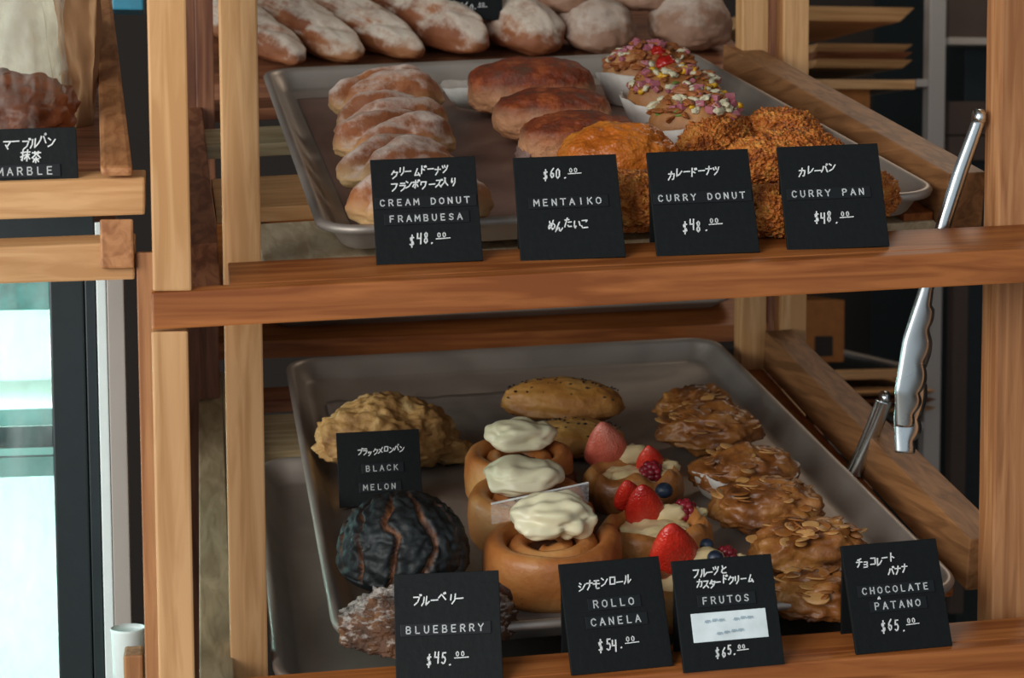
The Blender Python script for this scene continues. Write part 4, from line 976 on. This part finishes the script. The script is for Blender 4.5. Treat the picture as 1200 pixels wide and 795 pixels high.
# bagged loaf
yb = LY + .11
Pb = onY(10, 150, yb)
mt = Matrix.Translation((Pb.x, yb, zl(yb) + .004)) @ Matrix.Rotation(math.atan(.27), 4, 'X')
o = link('marble_loaf', blob_bm(.048, .046, .027, 5, lambda d, p, off: fr(d + off, 3) * .006, .7, .9, 3), M['marble_loaf'], smooth=True, mat4=mt)
tag(o, 'brown marbled loaf inside the clear plastic bag', 'bread')
def bag(d, p, off):
    a = fr(d + off, 2, 3) * .008 + (abs(fr(d + off, 4, 2))) * .005
    return a
o = link('plastic_bag', blob_bm(.050, .058, .150, 6, bag, .35, .7, 9), M['plasticbag'], smooth=True, mat4=mt @ Matrix.Translation((-.012, .004, -.004)))
tag(o, 'clear plastic bag around the marble loaf at the left edge', 'bag')
yb2 = LY + .20
def sack(name, u0, u1, v0, v1, y, dep, taper, mat, label, sd):
    bm = bmesh.new(); bmesh.ops.create_cube(bm, size=1); bmesh.ops.subdivide_edges(bm, edges=bm.edges[:], cuts=14, use_grid_fill=True)
    A, B = onY(u0, v1, y), onY(u1, v0, y); W_, H_ = B.x - A.x, B.z - A.z
    for v in bm.verts:
        t = v.co.z + .5
        k = taper + (1 - taper) * min(1, t * 1.6)
        q_ = Vector((v.co.x * W_ * k, v.co.y * dep * k, t * H_))
        n_ = fr(Vector((v.co.x * 2 + sd, v.co.y * 2, t * 3)), 1.4, 4)
        v.co = q_ + Vector((n_ * W_ * .10, n_ * .006, 0))
    o = link(name, bm, mat, smooth=True, mat4=Matrix.Translation(((A.x + B.x) / 2, y + dep / 2, A.z)))
    return tag(o, label, 'bag')
M['kraft'] = plain('brown_kraft_paper', '#a87b54', .7, bump=.4, bscale=24)
M['creampaper'] = plain('cream_white_paper', '#d8d2c0', .7, bump=.4, bscale=20)
v_ = 1
def base_v(u, y): return CY + F * ((MW.transposed() @ (Vector((onY(u, 150, y).x, y, zl(y) + .001)) - CAM)).y / (MW.transposed() @ (Vector((onY(u, 150, y).x, y, zl(y) + .001)) - CAM)).z)
sack('paper_bag', -90, 76, -60, base_v(0, LY + .215), LY + .215, .06, .9, M['creampaper'], 'cream white paper bag standing behind the bagged loaf', 2.0)
sack('paper_bag', 68, 113, -60, base_v(90, LY + .17), LY + .17, .045, .45, M['kraft'], 'brown kraft paper bag narrowing downwards beside the cream bag', 5.0)
Pc = onY(30, 213, LY + .012)
card(Matrix.Translation((Pc.x, LY + .004, onY(30, 213, LY).z + .001)) @ Matrix.Rotation(-.03, 4, 'Y'), .12, [('pen', 'マーブルパン', .56, .74, .0064), ('pen', '抹茶', .56, .46, .0072), ('tape', 'MARBLE', .52, .17, .0068)], 'black card reading MARBLE on the left side rack', w=.0685, h=.034, foot=False)
Pb = onY(155, 14, 1.9)
o = link('packet', box_bm(Pb.x - .02, Pb.x + .012, 1.88, 1.93, Pb.z, Pb.z + .12, .002), M['teal']); tag(o, 'teal and white packet at the top edge behind the left post', 'packet')
link('white_side', box_bm(Pb.x - .045, Pb.x - .0202, 1.88, 1.93, Pb.z, Pb.z + .12, .002), M['white'], o)

# ------------------------------------------------------------------ glass-fronted cooler at the lower left
GY = 1.62
M['coolgrey'] = plain('cool_grey_rail', '#9fb4b2', .4); M['aqua'] = plain('aqua_trim', '#3f9a98', .4, var=.5, bscale=60)
gx1 = onY(118, 600, GY).x; gx0 = onY(64, 600, GY).x
gz1 = onY(64, 300, GY).z; xL = gx0 - .42
cool = empty('display_cooler', Matrix.Translation((xL + .2, GY + .25, 0)), 'bright white glass-fronted cooler with a dark frame at the lower left', 'cooler')
CI = cool.matrix_world.inverted()
def cpart(name, bm, m):
    bmesh.ops.transform(bm, matrix=CI, verts=bm.verts); return link(name, bm, M[m], cool)
cpart('back_panel', box_bm(xL - .04, gx1, GY + .46, GY + .48, .1, gz1 + .04, .001), 'white')
cpart('side_panel', box_bm(gx0 + .012, gx1, GY + .021, GY + .459, .1, gz1, .001), 'white')
cpart('side_panel', box_bm(xL - .04, xL - .012, GY + .021, GY + .459, .1, gz1, .001), 'white')
cpart('roof', box_bm(xL - .04, gx1, GY, GY + .46, gz1 + .001, gz1 + .04, .001), 'blackmetal')
cpart('base', box_bm(xL - .04, gx1, GY, GY + .48, 0, .099, .001), 'blackmetal')
cpart('door_frame', box_bm(gx0, gx1 - .010, GY, GY + .02, .1, gz1, .002), 'blackmetal')
cpart('door_frame', box_bm(xL - .04, xL, GY, GY + .02, .1, gz1, .002), 'blackmetal')
cpart('edge_trim', box_bm(gx1 - .009, gx1 + .0, GY - .004, GY + .02, .1, gz1, .001), 'blackmetal')
cpart('glass_pane', box_bm(xL + .001, gx0 - .001, GY + .008, GY + .012, .1, gz1, 0), 'glass')
for v in (500, 536):
    z = onY(30, v, GY + .03).z
    cpart('shelf', box_bm(xL - .010, gx0 + .010, GY + .03, GY + .455, z - .006, z, .001), 'rackmetal')
for v0, v1, m in ((480, 500, 'coolgrey'), (501, 524, 'blackmetal'), (526, 535, 'white'), (537, 560, 'coolgrey'), (318, 364, 'aqua')):
    z0, z1 = onY(30, v1, GY + .02).z, onY(30, v0, GY + .02).z
    cpart('shelf_rail', box_bm(xL - .010, gx0 + .010, GY + .024, GY + .0295, z0, z1, .001), m)
area('cooler_lamp', (xL + .2, GY + .14, gz1 - .02), (xL + .2, GY + .30, 0.3), .36, .08, 5, (.86, 1.0, .98), cool)
area('cooler_lamp', (xL + .2, GY + .10, onY(30, 545, GY).z - .04), (xL + .2, GY + .34, 0.3), .36, .06, 4.5, (.9, 1.0, .98), cool)
# pale metal upright beside the cooler
ux = [onY(u, 600, GY - .03).x for u in (119, 131, 151)]
o = empty('metal_column', Matrix.Translation((ux[1], GY, 0)), 'grey metal column with a pale edge between cooler and wooden post', 'column')
for nm, x0, x1, m in (('pale_edge', ux[0], ux[1] - .0005, 'white'), ('column_face', ux[1], ux[2], 'rackmetal')):
    bm = box_bm(x0, x1, GY - .03, GY - .005, 0, gz1 + .03, .001); bmesh.ops.transform(bm, matrix=o.matrix_world.inverted(), verts=bm.verts); link(nm, bm, M[m], o)
# white paper cup standing low down beside it
cy_ = 1.40; Pu = onY(150, 737, cy_); rc = 20 * depth_of(Pu) / F
st = box_bm(Pu.x - .03, Pu.x + .03, cy_ - .03, cy_ + .03, 0, Pu.z - .1105, .002)
o = link('low_stand', st, M['redZ']); tag(o, 'low brown wooden stand under the white cup', 'stand')
bm = bmesh.new(); rings = []
for r2, z in ((rc * .8, -.11), (rc * .99, -.002), (rc * 1.03, 0), (rc * .97, .001), (rc * .93, -.003), (rc * .76, -.106)):
    rings.append([bm.verts.new((r2 * math.cos(2 * PI * k / 32), r2 * math.sin(2 * PI * k / 32), z)) for k in range(32)])
for A, B in zip(rings, rings[1:]):
    for k in range(32): bm.faces.new((A[k], A[(k + 1) % 32], B[(k + 1) % 32], B[k]))
bm.faces.new(rings[0]); bm.faces.new(rings[-1])
o = link('paper_cup', bm, M['white'], smooth=True, mat4=Matrix.Translation(Pu)); tag(o, 'white paper cup at the bottom left between cooler and rack', 'cup')

a, b = onY(146, 800, 1.345), onY(168, 762, 1.345)
o = link('wooden_block', box_bm(a.x, b.x, 1.33, 1.36, 0, b.z, .002), M['roseZ']); tag(o, 'small brown wooden block in front of the white cup', 'block')
# ------------------------------------------------------------------ rolling tray rack in the right background
RY = 2.75
rk = empty('rolling_rack', Matrix.Translation((1.0, 3.0, 0)), 'aluminium rolling rack in the dark right background', 'rack')
KI = rk.matrix_world.inverted()
def kpart(name, bm, m):
    bmesh.ops.transform(bm, matrix=KI, verts=bm.verts); return link(name, bm, M[m], rk)
for u0, u1, y in ((1086, 1105, RY), (1086, 1105, RY + .5), (905, 920, RY + .5)):
    a, b = onY(u0, 300, y).x, onY(u1, 300, y).x
    kpart('upright', box_bm(a, b, y, y + .026, 0, 1.9, .002), 'rackmetal')
xr = onY(1086, 300, RY).x
for v in (93, 170, 432, 495, 560):
    z = onY(1086, v, RY).z
    kpart('runner', box_bm(xr - .022, xr - .0005, RY, RY + .52, z - .012, z, .001), 'rackmetal')
    kpart('crossbar', box_bm(xr - .30, xr - .023, RY + .002, RY + .020, z - .016, z - .001, .001), 'tanX' if v in (93, 432) else 'redX')
    kpart('shelf_panel', box_bm(xr - .30, xr - .023, RY + .03, RY + .50, z - .012, z - .006, .001), 'blackmetal')
def tray_box(u0, u1, v0, v1, y, m, lab, group=None):
    a, b = onY(u0, v1, y), onY(u1, v0, y); k = (b.z - a.z) * .8
    c = [(a.x, y + .02, a.z), (b.x - k, y + .02, a.z), (b.x - k, y + .4, a.z), (a.x, y + .4, a.z), (a.x, y, b.z), (b.x, y, b.z), (b.x, y + .42, b.z), (a.x, y + .42, b.z)]
    o = link('wooden_tray', hexa_bm(c, .001), M[m]); tag(o, lab, 'tray', group); return o
tray_box(900, 1072, 9, 22, RY - .01, 'tanX', 'thin wooden tray at the top of the rolling rack', 'wooden trays in the background')
for k, lab in enumerate(('bottom tray of the three stacked on the rolling rack', 'middle tray of the three stacked on the rolling rack', 'top tray of the three stacked on the rolling rack')):
    tray_box(958, 1070, 70 - 9 * k, 78 - 9 * k, RY - .01, 'redX' if k == 1 else 'tanX', lab, 'wooden trays in the background')
for k in range(3):
    tray_box(1000, 1098, 478 - 10 * k, 486 - 10 * k, RY - .03, 'tanX' if k != 1 else 'redX', ('lowest', 'middle', 'uppermost')[k] + ' pale tray of the stack behind the hanging tongs', 'pale trays behind the tongs')
def cbox(u0, u1, v0, v1, y, dep, lab):
    a, b = onY(u0, v1, y), onY(u1, v0, y)
    o = link('cardboard_box', box_bm(a.x, b.x, y, y + dep, a.z, b.z, .002), M['card_orange']); return tag(o, lab, 'box')
o = cbox(930, 990, 352, 426, RY + .035, .2, 'orange cardboard box with a dark square print beside the rear post')
a, b = onY(955, 418, RY + .034), onY(976, 394, RY + .034)
lb = link('printed_square', box_bm(a.x, b.x, RY + .0335, RY + .0347, a.z, b.z, 0), M['print'], o); lb['label'] = 'dark printed square'
cbox(968, 1020, 104, 140, RY + .03, .2, 'brown cardboard box just above the upper right rail')
# dark oven-like cabinet right of the upright
KY = 3.4
cab = empty('dark_cabinet', Matrix.Translation((1.6, KY + .2, 0)), 'dark brown cabinet with horizontal seams at the far right', 'cabinet')
def kb(name, u0, u1, v0, v1, y, dep, m):
    bm = pxbox(u0, v0, u1, v1, y, dep); bmesh.ops.transform(bm, matrix=cab.matrix_world.inverted(), verts=bm.verts); return link(name, bm, M[m], cab)
M['darkbrown'] = plain('dark_brown_panel', '#4a3a32', .55, bscale=10)
kb('body', 1110, 1330, -120, 1450, KY + .03, .5, 'blackmetal')
kb('panel', 1112, 1320, -100, 44, KY, .029, 'darkbrown')
kb('panel', 1112, 1320, 120, 158, KY, .029, 'darkbrown')
kb('panel', 1112, 1320, 160, 188, KY, .029, 'darkbrown')
kb('panel', 1112, 1135, 335, 720, KY, .029, 'darkbrown')
kb('handle', 1112, 1320, 46, 52, KY - .02, .049, 'rackmetal')
